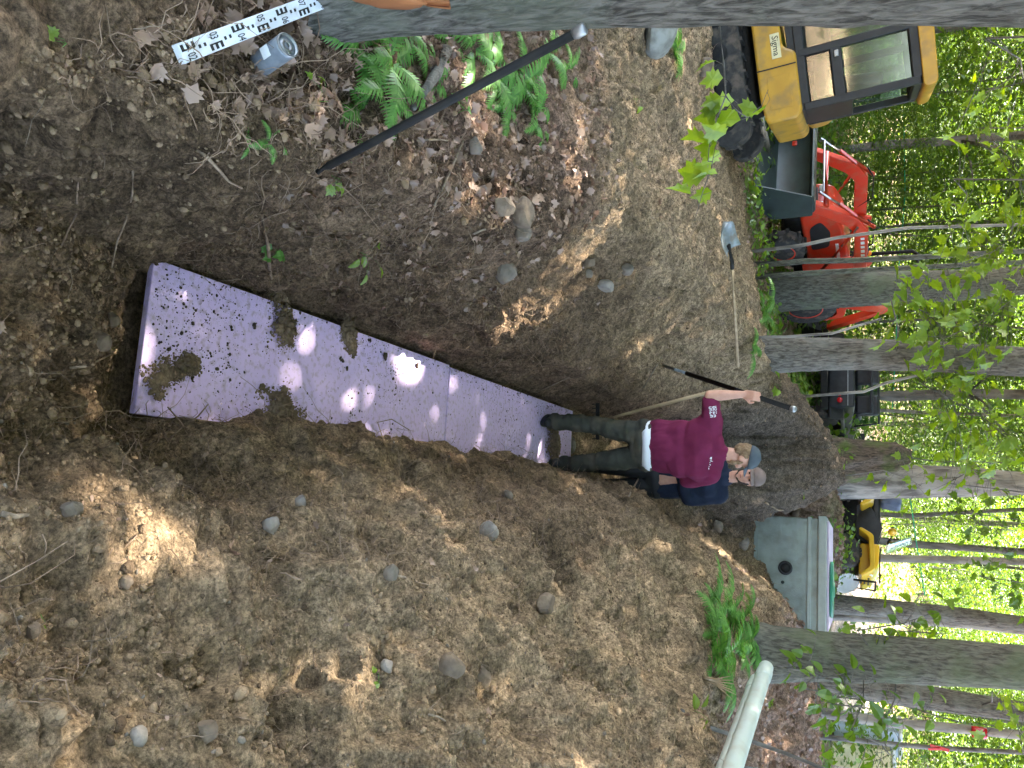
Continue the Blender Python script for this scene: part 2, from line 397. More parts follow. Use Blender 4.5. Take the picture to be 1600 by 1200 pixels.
M_PIPE = pm('white_pipe', (.52, .60, .55), (.46, .53, .49), 4, .35, dirt=((.4, .36, .28), 9, .4))
M_SHIRT = pm('maroon_cotton', (.165, .022, .060), (.135, .017, .048), 9, .9, .2, 250, spec=.15)
M_PANTS = pm('olive_trousers', (.060, .060, .045), (.040, .040, .030), 9, .9, .2, 200, spec=.15, dirt=((.15, .12, .08), 6, .5))
M_NAVY = pm('navy_jacket', (.016, .024, .045), (.010, .015, .03), 9, .85, .2, 200, spec=.2)
M_BOOT = pm('boot', (.028, .028, .03), (.018, .018, .018), 12, .7, .2, 80, dirt=((.14, .1, .07), 12, .6))
M_SKIN = pm('skin', (.56, .31, .22), (.50, .26, .18), 30, .5, spec=.35)
M_HAIR = pm('hair', (.30, .20, .11), (.16, .10, .055), 60, .8, .5, 120)
M_HAIRD = pm('dark_hair', (.05, .035, .025), (.03, .02, .015), 60, .8, .5, 120)
M_CAPB = pm('blue_grey_cap', (.075, .095, .11), (.055, .07, .085), 14, .85, .2, 200)
M_CAPT = pm('taupe_cap', (.20, .145, .125), (.15, .11, .095), 14, .85, .2, 200)
M_CANB = pm('can_paint', (.20, .24, .28), (.30, .34, .38), 30, .35, metal=.4, dirt=((.4, .4, .4), 20, .6))
M_ORANGE = pm('orange_plastic', (.8, .2, .02)); M_REDL = pm('red_lens', (.55, .015, .02), rough=.2); M_EYE = pm('eye', (.03, .02, .015), rough=.2)
M_BLUEG = pm('blue_grey_cloth', (.13, .16, .24), (.09, .11, .17)); M_ROPE = pm('green_rope', (.03, .42, .22), (.025, .36, .18))
M_TORN = pm('torn_wood', (.40, .16, .06), (.24, .09, .035), 14, .8, .4, 40, stretch=(1, 1, .2)); M_LICHEN = pm('lichen_stone', (.30, .30, .265), (.17, .165, .14), 12, .9, .7, 40)

# ------------------------------------------------------------------ terrain
T0 = np.array([-0.19, 2.13]); TD = np.array([0.1496, 0.9887]); TS = np.array([0.9887, -0.1496])
def smin(a, b, k):
    h = np.clip(.5 + .5 * (b - a) / k, 0, 1); return b * (1 - h) + a * h - k * h * (1 - h)
def ts(X, Y):
    dx = X - T0[0]; dy = Y - T0[1]
    return dx * TD[0] + dy * TD[1], dx * TS[0] + dy * TS[1]
def base_h(X, Y):
    left = np.interp(Y, [-60, 0, 3, 8, 10, 14, 17, 25, 40, 80, 200], [.6, 1.0, 1.0, 1.13, 1.13, 1.17, 1.36, 2.1, 3.7, 8.5, 18])
    right = np.interp(Y, [-60, 0, 3, 6, 7.5, 10.5, 14, 17, 25, 40, 80, 200], [.6, 1.0, 1.2, 1.5, 1.65, 2.02, 1.90, 1.90, 2.6, 4.2, 9.0, 19])
    b = sstep(-2.0, 2.6, X)
    g = left * (1 - b) + right * b
    g = g + .42 * np.exp(-((X - 2.3) / 1.3) ** 2 - ((Y - 3.5) / 1.7) ** 2)          # spoil heaped right of the trench
    g = g + .12 * np.exp(-((X + 1.0) / .9) ** 2 - ((Y - 6.2) / 2.2) ** 2)           # spoil spread left of it
    g = g + .20 * np.exp(-((X + .9) / 1.3) ** 4 - ((Y - 9.4) / 1.2) ** 2)            # far edge of the left bank
    g = g - .16 * np.exp(-((X + 3.9) / 1.2) ** 4 - ((Y - 9.9) / 1.5) ** 4)            # wheel-worn hollow the excavator stands in
    g = g + .60 * np.exp(-((X - .95) / .85) ** 2 - ((Y - 10.3) / 1.1) ** 2)        # mound behind the men
    g = g + .40 * np.exp(-((X - 2.4) / 1.2) ** 4 - ((Y - 13.6) / .7) ** 2)          # soil thrown up behind the tank
    return g
def smooth_h(X, Y):
    g = base_h(X, Y)
    t, s = ts(X, Y)
    zf = np.interp(t, [-3.4, -2.6, -1.9, -1.2, -.55, -.2, -.1, .0, 5.0, 5.4, 6.2, 6.9, 7.5, 8.2], [1.05, 1.02, .93, .70, .34, .06, -.10, -.15, -.14, -.08, .10, .5, 1.3, 2.8])
    wl = np.interp(t, [-1.6, -.25, .15], [.12, .24, .335]); wr = np.interp(t, [-1.5, -.2, .2, 6, 7], [.6, .40, .245, .30, .3]) - .05 * sstep(.5, 1.2, t) * (1 - sstep(5, 5.4, t))
    up = .8 + 3.2 * (1 - sstep(.2, 2.2, t))
    dl = np.maximum(0, -s - wl); kl = np.minimum(dl, .14) * 4.6 + np.maximum(dl - .14, 0) * up
    dr = np.maximum(0, s - wr); kr = np.minimum(dr, .12) * 3.2 + np.minimum(np.maximum(dr - .12, 0), .30) * 1.8 + np.maximum(dr - .42, 0) * .7
    kr = kr * np.interp(t, [-1.5, -.2, .3], [.35, .7, 1.0])
    z = smin(g, zf + kl + kr, .10)
    # gully from the trench end up to the tank
    A = np.array([.75, 7.6]); B = np.array([2.0, 9.6]); d = B - A; L2 = d @ d
    u = np.clip(((X - A[0]) * d[0] + (Y - A[1]) * d[1]) / L2, 0, 1)
    dist = np.hypot(X - (A[0] + u * d[0]), Y - (A[1] + u * d[1]))
    z = smin(z, .12 + 1.05 * u + np.maximum(0, dist - .22) * 1.5, .12)
    # pit in front of and round the concrete tank
    inx = np.maximum(np.maximum(1.72 - X, X - 2.2), 0); iny = np.maximum(np.maximum(9.7 - Y, Y - 12.75), 0)
    z = smin(z, 1.25 + np.where(X > 2.2, inx * .68, inx * 2.6) + np.where(Y > 11, iny * 2.6, iny * .9), .08)
    return z
def terrain_points(X, Y):
    e = .02
    Z = smooth_h(X, Y); gx = (smooth_h(X + e, Y) - Z) / e; gy = (smooth_h(X, Y + e) - Z) / e
    N = np.stack([-gx, -gy, np.ones_like(Z)], 1); N /= np.linalg.norm(N, axis=1)[:, None]
    P = np.stack([X, Y, Z], 1); t, s = ts(X, Y)
    d = np.hypot(X, Y)
    under = (1 - sstep(.30, .40, np.where(s > 0, s + .12 * sstep(.3, .8, t), -s))) * (1 - sstep(.0, .04, -t)) * (1 - sstep(5.0, 5.2, t))   # floor below the boards stays flat
    near = 1 - sstep(14, 30, d)
    dist = np.zeros_like(Z)
    pile = sstep(.25, .7, s) * (1 - sstep(9, 12, Y))
    dist += fbm(P, .62, 2, 3) * (.055 + .02 * pile) * (.3 + .7 * near)
    dist += fbm(P, .23, 2, 11) * (.040 + .018 * pile) * near
    dist += pile * near * (.06 - .20 * np.abs(fbm(P, .62, 3, 47)))                     # ledges and hollows torn by the bucket
    for hx, hy, hr, hd in ((1.15, 3.9, .26, .16), (.52, 3.3, .16, .09), (1.7, 4.6, .2, .1), (.9, 2.2, .2, .08), (1.3, 2.9, .18, .09), (.02, 1.5, .10, .08), (-.25, 1.25, .09, .08), (-.5, 1.1, .08, .10), (1.5, 1.9, .2, .08)):
        dist -= hd * np.exp(-(((X - hx) ** 2 + (Y - hy) ** 2) / hr ** 2) ** 1.6)
    m = d < 16
    lump = np.zeros_like(Z)
    Pm = P[m]
    c = fbm(Pm, .085, 2, 23); lump[m] += np.maximum(c, -.2) * .042
    c = vnoise(Pm, .034, 31); lump[m] += np.maximum(c, -.3) * .017
    mask = sstep(-.35, .25, fbm(Pm, .34, 2, 27)); big = worley(Pm * np.array([1, 1, 1.0]) + .05 * fbm(Pm, .09, 2, 29)[:, None], .105, 5)
    hole = sstep(.34, .62, fbm(Pm, .15, 2, 43)); lump[m] -= hole * .06
    lump[m] += (np.sqrt(np.clip(1 - big * big * 1.05, 0, 1)) - .62) * .085 * (.35 + .65 * mask)
    mid_ = d < 13; Pq = P[mid_]; w2 = worley(Pq + .02 * vnoise(Pq, .04, 33)[:, None], .042, 15); lump[mid_] += (np.sqrt(np.clip(1 - w2 * w2 * 1.1, 0, 1)) - .6) * .036 * (.3 + .7 * sstep(-.3, .3, vnoise(Pq, .2, 35)))
    m2 = d < 7; lump[m2] += vnoise(P[m2], .017, 37) * .007
    dist += lump * near
    # rills running down the right bank
    rl = sstep(.30, .45, s) * (1 - sstep(1.1, 1.5, s)) * sstep(.8, 1.6, t) * (1 - sstep(5, 6, t))
    q = np.stack([(t * .85 - s * .5) , s * .12, Z * .1], 1); r = fbm(q, .17, 3, 41); dist += rl * r * .13
    # the cut face left of the boards: streaked by the digger's teeth
    wl = sstep(.31, .36, -s) * (1 - sstep(.55, .8, -s)) * (t > -.6) * (t < 5.4)
    q = np.stack([t * .12, s * .5, Z], 1); dist += wl * (fbm(q, .05, 3, 51) * .022 + fbm(P, .12, 3, 53) * .03)
    dist *= (1 - under)
    return P + N * dist[:, None], N, t, s
def polar_grid():
    ang = np.concatenate([np.linspace(-math.pi, -R(44), 60, endpoint=False), np.linspace(-R(44), R(44), 820), np.linspace(R(44), math.pi, 61)[1:-1]])
    rad = [0.12, .3, .5]
    r = .62
    while r < 15: rad.append(r); r *= 1.0056 if r > .8 else 1.03
    while r < 240: rad.append(r); r *= 1.045
    rad = np.array(rad)
    A, Rr = np.meshgrid(ang, rad)
    return A, Rr
A_, R_ = polar_grid()
nr, na = A_.shape
TX = (R_ * np.sin(A_)).ravel(); TY = (R_ * np.cos(A_)).ravel()
TV, TN, Tt, Ts = terrain_points(TX, TY)
ii, jj = np.meshgrid(np.arange(nr - 1), np.arange(na), indexing='ij')
j2 = (jj + 1) % na
TF = np.stack([ii * na + jj, ii * na + j2, (ii + 1) * na + j2, (ii + 1) * na + jj], -1).reshape(-1, 4)[:, ::-1]
TV = np.vstack([TV, [[0, 0, float(smooth_h(np.array([0.]), np.array([0.]))[0])]]])
ground_me = np_mesh('ground', TV, TF, smooth=True)
# which soil lies where
def soil_colour(P, t, s):
    X, Y, Z = P[:, 0], P[:, 1], P[:, 2]
    n1 = fbm(P, .5, 3, 61); n2 = fbm(P, .16, 3, 71)
    tan = np.array([.355, .252, .150]); dark = np.array([.155, .100, .060]); litter = np.array([.24, .155, .108]); brown = np.array([.205, .132, .082]); grey = np.array([.250, .178, .112]); mould = np.array([.245, .158, .110])
    col = np.tile(tan, (len(P), 1))
    def mixin(c, w): 
        w = np.clip(w, 0, 1)[:, None]; col[:] = col * (1 - w) + c * w
    mixin(grey, .55 * sstep(-.2, .5, n1))
    leftlit = sstep(.45, .75, -s) * (1 - sstep(3.6, 4.6, Y + .5 * n1)); mixin(mould, leftlit)
    mixin(litter, leftlit * sstep(-.1, .3, n2))
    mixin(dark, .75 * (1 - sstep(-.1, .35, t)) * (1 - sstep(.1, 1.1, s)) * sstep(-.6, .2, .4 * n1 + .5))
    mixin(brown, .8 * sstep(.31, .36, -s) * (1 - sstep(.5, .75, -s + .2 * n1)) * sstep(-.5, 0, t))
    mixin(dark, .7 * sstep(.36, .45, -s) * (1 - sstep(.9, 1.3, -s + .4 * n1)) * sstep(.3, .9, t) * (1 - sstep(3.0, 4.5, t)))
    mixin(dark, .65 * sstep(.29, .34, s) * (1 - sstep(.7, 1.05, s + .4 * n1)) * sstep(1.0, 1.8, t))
    mound = np.exp(-((X - .95) / 1.0) ** 2 - ((Y - 10.2) / 1.6) ** 2); mixin(np.array([.125, .098, .073]), sstep(.15, .5, mound))
    wood = np.maximum(sstep(10.2, 11.5, Y + .8 * n1), sstep(2.2, 2.9, X + .2 * n1) * sstep(4.8, 5.6, Y)); mixin(litter * 1.1, wood)
    road = sstep(17.5, 19.5, Y + n1) * (1 - sstep(27, 31, Y)) * sstep(-1, 2, X); mixin(np.array([.42, .36, .33]), road)
    mixin(np.array([.09, .12, .045]), sstep(.0, .35, fbm(P, 1.3, 2, 81)) * sstep(10.4, 11.5, Y) * (1 - road) * .55)
    return np.concatenate([np.clip(col * (1 + .45 * n2[:, None]) * (1 + .3 * n1[:, None]), 0, 1), np.ones((len(P), 1))], 1)
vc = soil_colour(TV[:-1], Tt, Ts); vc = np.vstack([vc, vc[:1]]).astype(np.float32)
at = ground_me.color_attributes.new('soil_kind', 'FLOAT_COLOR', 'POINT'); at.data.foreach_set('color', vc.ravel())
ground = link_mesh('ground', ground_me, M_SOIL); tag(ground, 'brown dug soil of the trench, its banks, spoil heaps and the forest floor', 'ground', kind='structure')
BVH = BVHTree.FromPolygons([tuple(v) for v in TV.tolist()], TF.tolist())
def hit(x, y):
    d = ray(x, y); h = BVH.ray_cast(CP, d)
    if h[0] is None: return atY(x, y, 30), Vector((0, 0, 1))
    n = h[1] if h[1].dot(d) < 0 else -h[1]
    return h[0], n
def zg(X, Y):
    h = BVH.ray_cast(Vector((X, Y, 60)), Vector((0, 0, -1)))
    return h[0].z if h[0] is not None else float(smooth_h(np.array([X]), np.array([Y]))[0])
def ground_dir(x1, y1, x2, y2):
    a = hit(x1, y1)[0]; b = hit(x2, y2)[0]; return a, b

# ------------------------------------------------------------------ scattered stuff on the ground (nobody could count it)
VIS = (np.abs(A_).ravel() < R(33)) & (R_.ravel() > .75) & (R_.ravel() < 16)
VI = np.where(VIS)[0]
def pick(n, wfun, seed):
    rs = np.random.RandomState(seed)
    P = TV[VI]; area = R_.ravel()[VI] ** 1.0        # polar cells grow with r^2; favour the near ground
    wgt = wfun(P, Tt[VI], Ts[VI]) * area
    wgt = np.clip(wgt, 0, None); wgt /= wgt.sum()
    return VI[rs.choice(len(VI), n, p=wgt)], rs
def under_board(t, s): return (np.abs(s) < .31) & (t > -.02) & (t < 5.0)
ICO_V = []; ICO_F = []
def ico():
    g = (1 + 5 ** .5) / 2
    v = np.array([(-1, g, 0), (1, g, 0), (-1, -g, 0), (1, -g, 0), (0, -1, g), (0, 1, g), (0, -1, -g), (0, 1, -g), (g, 0, -1), (g, 0, 1), (-g, 0, -1), (-g, 0, 1)], float)
    v /= np.linalg.norm(v[0])
    f = np.array([(0, 11, 5), (0, 5, 1), (0, 1, 7), (0, 7, 10), (0, 10, 11), (1, 5, 9), (5, 11, 4), (11, 10, 2), (10, 7, 6), (7, 1, 8), (3, 9, 4), (3, 4, 2), (3, 2, 6), (3, 6, 8), (3, 8, 9), (4, 9, 5), (2, 4, 11), (6, 2, 10), (8, 6, 7), (9, 8, 1)])
    return v, f
ICO_V, ICO_F = ico()
def rand_rot(rs, n):
    q = rs.normal(size=(n, 4)); q /= np.linalg.norm(q, axis=1)[:, None]; a, b, c, d = q.T
    return np.stack([np.stack([a*a+b*b-c*c-d*d, 2*(b*c-a*d), 2*(b*d+a*c)], -1), np.stack([2*(b*c+a*d), a*a-b*b+c*c-d*d, 2*(c*d-a*b)], -1), np.stack([2*(b*d-a*c), 2*(c*d+a*b), a*a-b*b-c*c+d*d], -1)], -2)
def lumps(pos, size, rs, squash=.7):
    n = len(pos)
    v = ICO_V[None] * (1 + rs.uniform(-.28, .28, (n, 12, 1))) * np.stack([np.ones(n), rs.uniform(.6, 1, n), rs.uniform(.5, .9, n)], 1)[:, None, :] * size[:, None, None]
    v = np.einsum('nij,nkj->nki', rand_rot(rs, n), v); v[:, :, 2] *= squash
    v += pos[:, None, :]
    f = (ICO_F[None] + (np.arange(n) * 12)[:, None, None]).reshape(-1, 3)
    return v.reshape(-1, 3), f
def bare(P, t, s):
    return (~under_board(t, s)) * (1.0 - .75 * sstep(.5, .8, -s) * (1 - sstep(3.6, 4.4, P[:, 1]))) * (1 - .85 * sstep(10.5, 12, P[:, 1])) * (1 - .9 * sstep(2.2, 2.9, P[:, 0]) * sstep(5, 5.6, P[:, 1]))
idx, rs = pick(60000, bare, 101)
sz = np.clip(rs.lognormal(math.log(.0050), .55, len(idx)), .0028, .028)
V, F = lumps(TV[idx] + TN[idx] * (sz * .15)[:, None], sz, rs)
o = link_mesh('soil_clods', np_mesh('soil_clods', V, F), M_CLODS); tag(o, 'crumbs and clods of loose brown soil lying over the dug ground', 'soil', kind='stuff')
idx, rs = pick(350, lambda P, t, s: bare(P, t, s) * (s > .2), 102)
sz = np.clip(rs.lognormal(math.log(.006), .45, len(idx)), .003, .018)
V, F = lumps(TV[idx], sz, rs)
o = link_mesh('pebbles', np_mesh('pebbles', V, F, True), M_STONE); tag(o, 'small grey pebbles mixed into the spoil heap', 'pebbles', kind='stuff')
# dead leaves
LEAF2 = np.array([(0, 0), (.16, .12), (.36, .22), (.30, .34), (.52, .44), (.34, .52), (.38, .72), (.18, .70), (0, 1.0), (-.18, .70), (-.38, .72), (-.34, .52), (-.52, .44), (-.30, .34), (-.36, .22), (-.16, .12)])
def leaf_cloud(pos, nrm, size, rs, shape, curl=.5, tilt=.5, lift=.25):
    n = len(pos); k = len(shape)
    a = rs.uniform(0, 2 * math.pi, n)
    up = nrm + rs.normal(size=(n, 3)) * tilt; up /= np.linalg.norm(up, axis=1)[:, None]
    ref = np.stack([np.cos(a), np.sin(a), np.zeros(n)], 1)
    e1 = np.cross(up, ref); e1 /= np.linalg.norm(e1, axis=1)[:, None] + 1e-9; e2 = np.cross(up, e1)
    x = shape[:, 0]; y = shape[:, 1] - .5
    cu = rs.uniform(-.2, 1, n) * curl; c2 = rs.uniform(-.6, 1, n) * curl
    zz = cu[:, None] * (x ** 2)[None] * 1.6 + c2[:, None] * (y ** 2)[None] * .9
    v = pos[:, None, :] + size[:, None, None] * (x[None, :, None] * e1[:, None, :] + y[None, :, None] * e2[:, None, :] + (zz + lift)[:, :, None] * up[:, None, :])
    cen = pos + size[:, None] * up * lift
    v = np.concatenate([v, cen[:, None, :]], 1)
    tri = np.array([(i, (i + 1) % k, k) for i in range(k)])
    f = (tri[None] + (np.arange(n) * (k + 1))[:, None, None]).reshape(-1, 3)
    return v.reshape(-1, 3), f
def litter_w(P, t, s):
    X, Y = P[:, 0], P[:, 1]
    left = sstep(.36, .56, -s) * (1 - sstep(3.4, 4.6, Y + .8 * fbm(P, .6, 2, 5)))
    back = sstep(10.6, 11.4, Y) * .8; right = sstep(2.15, 2.6, X) * sstep(5.0, 5.4, Y) * 1.3 + .45 * np.exp(-((X - 1.9) / .6) ** 2 - ((Y - 8.4) / .8) ** 2)
    return (left * 1.3 + back + right + .015) * (~under_board(t, s))
idx, rs = pick(11000, litter_w, 103)
sz = rs.uniform(.024, .062, len(idx)) * (1 + .5 * sstep(6, 12, TV[idx][:, 1]))
V, F = leaf_cloud(TV[idx], TN[idx], sz, rs, LEAF2, 1.3, .75, .14)
o = link_mesh('leaf_litter', np_mesh('leaf_litter', V, F), M_LITTER); tag(o, 'brown curled dead leaves covering the forest floor', 'leaf litter', kind='stuff')
# broken bits of leaf and bark
idx, rs = pick(9000, lambda P, t, s: litter_w(P, t, s) + .10 * bare(P, t, s), 104)
sz = rs.uniform(.008, .022, len(idx))
V, F = leaf_cloud(TV[idx], TN[idx], sz, rs, np.array([(0, 0), (.3, .3), (.2, .8), (0, 1), (-.3, .6), (-.2, .2)]), .5, .6, .15)
o = link_mesh('leaf_crumbs', np_mesh('leaf_crumbs', V, F), M_LITTER); tag(o, 'crumbled bits of dead leaf and bark on the soil', 'leaf litter', kind='stuff')
# hair roots and twigs
def root_tubes(pos, nrm, rs, length, rad, grav=.5, seg=5, out=.4):
    n = len(pos); d = nrm * out + rs.normal(size=(n, 3)) * .8; d /= np.linalg.norm(d, axis=1)[:, None]
    pts = [pos - nrm * .008]; cur = pos + nrm * rs.uniform(.001, .006, n)[:, None]; pts = [cur.copy()]
    for k in range(seg):
        d = d + rs.normal(size=(n, 3)) * .38 + np.array([0, 0, -grav / seg]); d /= np.linalg.norm(d, axis=1)[:, None]
        cur = cur + d * (length / seg)[:, None]; pts.append(cur.copy())
    pts = np.stack(pts, 1)
    a = rs.normal(size=(n, 3)); V = []
    e = np.cross(d, a); e /= np.linalg.norm(e, axis=1)[:, None]; g = np.cross(d, e)
    ring = np.stack([e, -.5 * e + .87 * g, -.5 * e - .87 * g], 1)
    tp = np.linspace(1, .35, seg + 1)
    v = pts[:, :, None, :] + ring[:, None, :, :] * (rad[:, None] * tp[None])[:, :, None, None]
    f = []
    for k in range(seg):
        for j in range(3): f.append((k * 3 + j, k * 3 + (j + 1) % 3, (k + 1) * 3 + (j + 1) % 3, (k + 1) * 3 + j))
    f = np.array(f); F = (f[None] + (np.arange(n) * (seg + 1) * 3)[:, None, None]).reshape(-1, 4)
    return v.reshape(-1, 3), F
def rootw(P, t, s):
    wall = sstep(.33, .37, -s) * (1 - sstep(.62, .9, -s)) * (t > -1.1) * (t < 5) * 3
    rb = sstep(.16, .2, s) * (1 - sstep(.6, 1.0, s)) * (t > -.2) * (t < 6.5) * (s > .31 - .12 * (t > .5)) * 2.2
    gul = 2.0 * np.exp(-((P[:, 0] - 1.5) / .5) ** 2 - ((P[:, 1] - 8.2) / 1.2) ** 2)
    return wall + rb + gul + .35 * (s > .2) + .10
idx, rs = pick(8500, rootw, 105)
V, F = root_tubes(TV[idx], TN[idx], rs, np.clip(rs.lognormal(math.log(.085), .6, len(idx)), .02, .32), rs.uniform(.0009, .0026, len(idx)), .7)
o = link_mesh('hair_roots', np_mesh('hair_roots', V, F), M_ROOT); tag(o, 'tangle of thin cut roots hanging from the trench walls', 'roots', kind='stuff')
idx, rs = pick(700, lambda P, t, s: litter_w(P, t, s) + .12, 106)
V, F = root_tubes(TV[idx], TN[idx], rs, rs.uniform(.03, .16, len(idx)), rs.uniform(.0008, .0024, len(idx)), .15, 4, .08)
o = link_mesh('twigs', np_mesh('twigs', V, F), M_STICK); tag(o, 'small pale twigs strewn on soil and leaves', 'twigs', kind='stuff')
# low green plants of the forest floor behind
def blade_w(P, t, s):
    X, Y = P[:, 0], P[:, 1]
    return (sstep(10.4, 11.2, Y) * (X < 1.0) + .5 * sstep(12.5, 13.5, Y)) * sstep(-.15, .3, fbm(P, .9, 2, 91)) + .03 * sstep(10.4, 11, Y)
idx, rs = pick(5200, blade_w, 107)
V, F = leaf_cloud(TV[idx] + np.array([0, 0, 1]) * rs.uniform(.01, .22, (len(idx), 1)), TN[idx], rs.uniform(.05, .14, len(idx)), rs, np.array([(0, 0), (.22, .3), (.2, .65), (0, 1), (-.2, .65), (-.22, .3)]), .4, .5, .1)
o = link_mesh('ground_cover', np_mesh('ground_cover', V, F), M_LEAF); tag(o, 'low green seedlings and grass on the forest floor', 'plants', kind='stuff')

rs = np.random.RandomState(109); n = 46000
Yf = 16 + 34 * rs.uniform(size=n) ** 1.3; Xf = rs.uniform(-.66, .66, n) * Yf; P_ = np.stack([Xf, Yf, 0 * Xf], 1)
k = (fbm(P_, 2.2, 2, 15) > -.22) & ~((Yf > 17) & (Yf < 27) & (Xf > 1.6) & (Xf < 10)); Xf = Xf[k]; Yf = Yf[k]
V, F = leaf_cloud(np.stack([Xf, Yf, smooth_h(Xf, Yf) + rs.uniform(.02, .9, len(Xf)) ** 1.5], 1), np.tile([0, 0, 1.], (len(Xf), 1)), rs.uniform(.10, .22, len(Xf)), rs, np.array([(0, 0), (.3, .45), (0, 1), (-.3, .45)]), .4, .6, .1)
o = link_mesh('undergrowth', np_mesh('undergrowth', V, F), M_LEAF); tag(o, 'dense green undergrowth on the slope below the far trees', 'plants', kind='stuff')

# ------------------------------------------------------------------ trees
def trunk_mesh(pts, rad, n=40, rings=None, seed=0, amp=.05, flare=.5, bark=.035):
    """pts: centre line (world), rad: radius at each; rough uneven bark"""
    pts = [np.array(p) for p in pts]
    L = [0]
    for i in range(1, len(pts)): L.append(L[-1] + np.linalg.norm(pts[i] - pts[i - 1]))
    rings = rings or int(L[-1] / .05)
    u = np.linspace(0, L[-1], rings)
    cen = np.stack([np.interp(u, L, [p[k] for p in pts]) for k in range(3)], 1); rr = np.interp(u, L, rad)
    # soften the kinks
    k = max(3, rings // 14); ker = np.ones(k) / k
    pad = np.pad(cen, ((k // 2, k - 1 - k // 2), (0, 0)), mode='reflect', reflect_type='odd'); cen = np.stack([np.convolve(pad[:, j], ker, 'valid') for j in range(3)], 1)
    th = np.linspace(0, 2 * math.pi, n, endpoint=False)
    T, U = np.meshgrid(th, u)
    fl = 1 + flare * np.exp(-U / .22) * (1 + .35 * np.cos(T * 5 + seed) * np.exp(-U / .3))
    q = np.stack([np.cos(T) * 3, np.sin(T) * 3, U * 1.2 + seed], -1).reshape(-1, 3)
    q2 = np.stack([np.cos(T) * rr[:, None] * 1, np.sin(T) * rr[:, None] * 1, U * .22 + seed], -1).reshape(-1, 3)
    r = rr[:, None] * fl * (1 + amp * fbm(q, 1.2, 3, seed).reshape(T.shape) + bark * 2 * np.abs(fbm(q2, .045, 3, seed + 5)).reshape(T.shape))
    V = np.stack([cen[:, 0][:, None] + r * np.cos(T), cen[:, 1][:, None] + r * np.sin(T), cen[:, 2][:, None] + 0 * r], -1)
    m = rings
    a, b = np.meshgrid(np.arange(m - 1), np.arange(n), indexing='ij'); b2 = (b + 1) % n
    F = np.stack([a * n + b, a * n + b2, (a + 1) * n + b2, (a + 1) * n + b], -1).reshape(-1, 4)
    return V.reshape(-1, 3), F
QUAD = np.array([(0, 0), (.34, .42), (0, 1.0), (-.34, .42)])
def quads(pos, up, size, rs, tilt=.35):
    n = len(pos); a = rs.uniform(0, 2 * math.pi, n)
    nn = up + rs.normal(size=(n, 3)) * tilt; nn /= np.linalg.norm(nn, axis=1)[:, None]
    ref = np.stack([np.cos(a), np.sin(a), np.zeros(n)], 1); e1 = np.cross(nn, ref); e1 /= np.linalg.norm(e1, axis=1)[:, None] + 1e-9; e2 = np.cross(nn, e1)
    x = QUAD[:, 0]; y = QUAD[:, 1] - .5; zz = np.array([0, .12, -.08, .12])
    v = pos[:, None, :] + size[:, None, None] * (x[None, :, None] * e1[:, None, :] + y[None, :, None] * e2[:, None, :] + zz[None, :, None] * nn[:, None, :])
    f = (np.array([[0, 1, 2, 3]])[None] + (np.arange(n) * 4)[:, None, None]).reshape(-1, 4)
    return v.reshape(-1, 3), f
def spray_cloud(centres, rs, per=14, rad=.38, size=(.07, .12), flat=.16):
    n = len(centres); c = np.repeat(centres, per, 0)
    tn = rs.normal(size=(n, 3)) * .3 + np.array([0, 0, 1]); tn /= np.linalg.norm(tn, axis=1)[:, None]; tn = np.repeat(tn, per, 0)
    off = rs.normal(size=(n * per, 3)) * rad * .6; off -= tn * (np.sum(off * tn, 1) * (1 - flat))[:, None]
    return quads(c + off, tn, rs.uniform(size[0], size[1], n * per), rs, .4)

BIG = []    # (root, x, y) of the trees whose crowns close over the trench
def big_tree(name, label, pix, Y, widths, mat, seed, top=12.5, Yt=None, n=40, amp=.05, group=None, flare=.35, bark=.035, sink=.25):
    """pix: (x,y) centre-line pixels from the foot up; Y distances from the foot (or a list)"""
    Ys = Y if isinstance(Y, (list, tuple)) else [Y] * len(pix)
    pts = [atY(px, py, yy) for (px, py), yy in zip(pix, Ys)]
    foot = pts[0].copy(); foot.z = zg(foot.x, foot.y) - sink
    if pts[1].z < foot.z + .4: pts[1].z = foot.z + .4
    d = (pts[-1] - pts[0]).normalized()
    pts[0] = foot
    if pts[-1].z < top: pts.append(pts[-1] + d * ((top - pts[-1].z) / max(d.z, .3)))
    rad = []
    for i, p in enumerate(pts):
        wpx = widths[min(i, len(widths) - 1)]; dep = (p - CP).dot(FWD)
        rad.append(max(.03, wpx / FPX * (pts[min(i, len(pix) - 1)] - CP).dot(FWD) / 2))
    rad[-1] *= .7
    root = empty(name, foot, label=label, cat='tree', group=group)
    V, F = trunk_mesh([p - foot for p in pts], rad, n=n, seed=seed, amp=amp, flare=flare, bark=bark)
    link_mesh('trunk', np_mesh('trunk', V, F, True), mat, root)
    BIG.append((root, pts[-1].x, pts[-1].y, pts[-1].z))
    return root
# foreground trunk at the left: only its right-hand side is in the frame; it leans over the trench
foot = atZ(487, -60, 1.0); tip = atY(1600, -108, 2.05)
tl = empty('leaning_tree', (foot.x, foot.y, .8), label='thick grey leaning tree trunk close beside the camera, cut by the picture edge', cat='tree')
o0 = Vector((foot.x, foot.y, .8)); dirv = (tip - foot)
cl = [Vector((0, 0, 0))] + [foot + dirv * k - o0 for k in (0, .25, .5, .75, 1, 1.6, 3.0, 6.0)]
V, F = trunk_mesh(cl, [.215, .20, .195, .19, .195, .195, .19, .17, .12], n=90, rings=380, seed=3, amp=.07, flare=.12, bark=.04)
link_mesh('trunk', np_mesh('trunk', V, F, True), M_BARKC, tl); BIG.append((tl, cl[-1].x + o0.x, cl[-1].y + o0.y, cl[-1].z + o0.z))
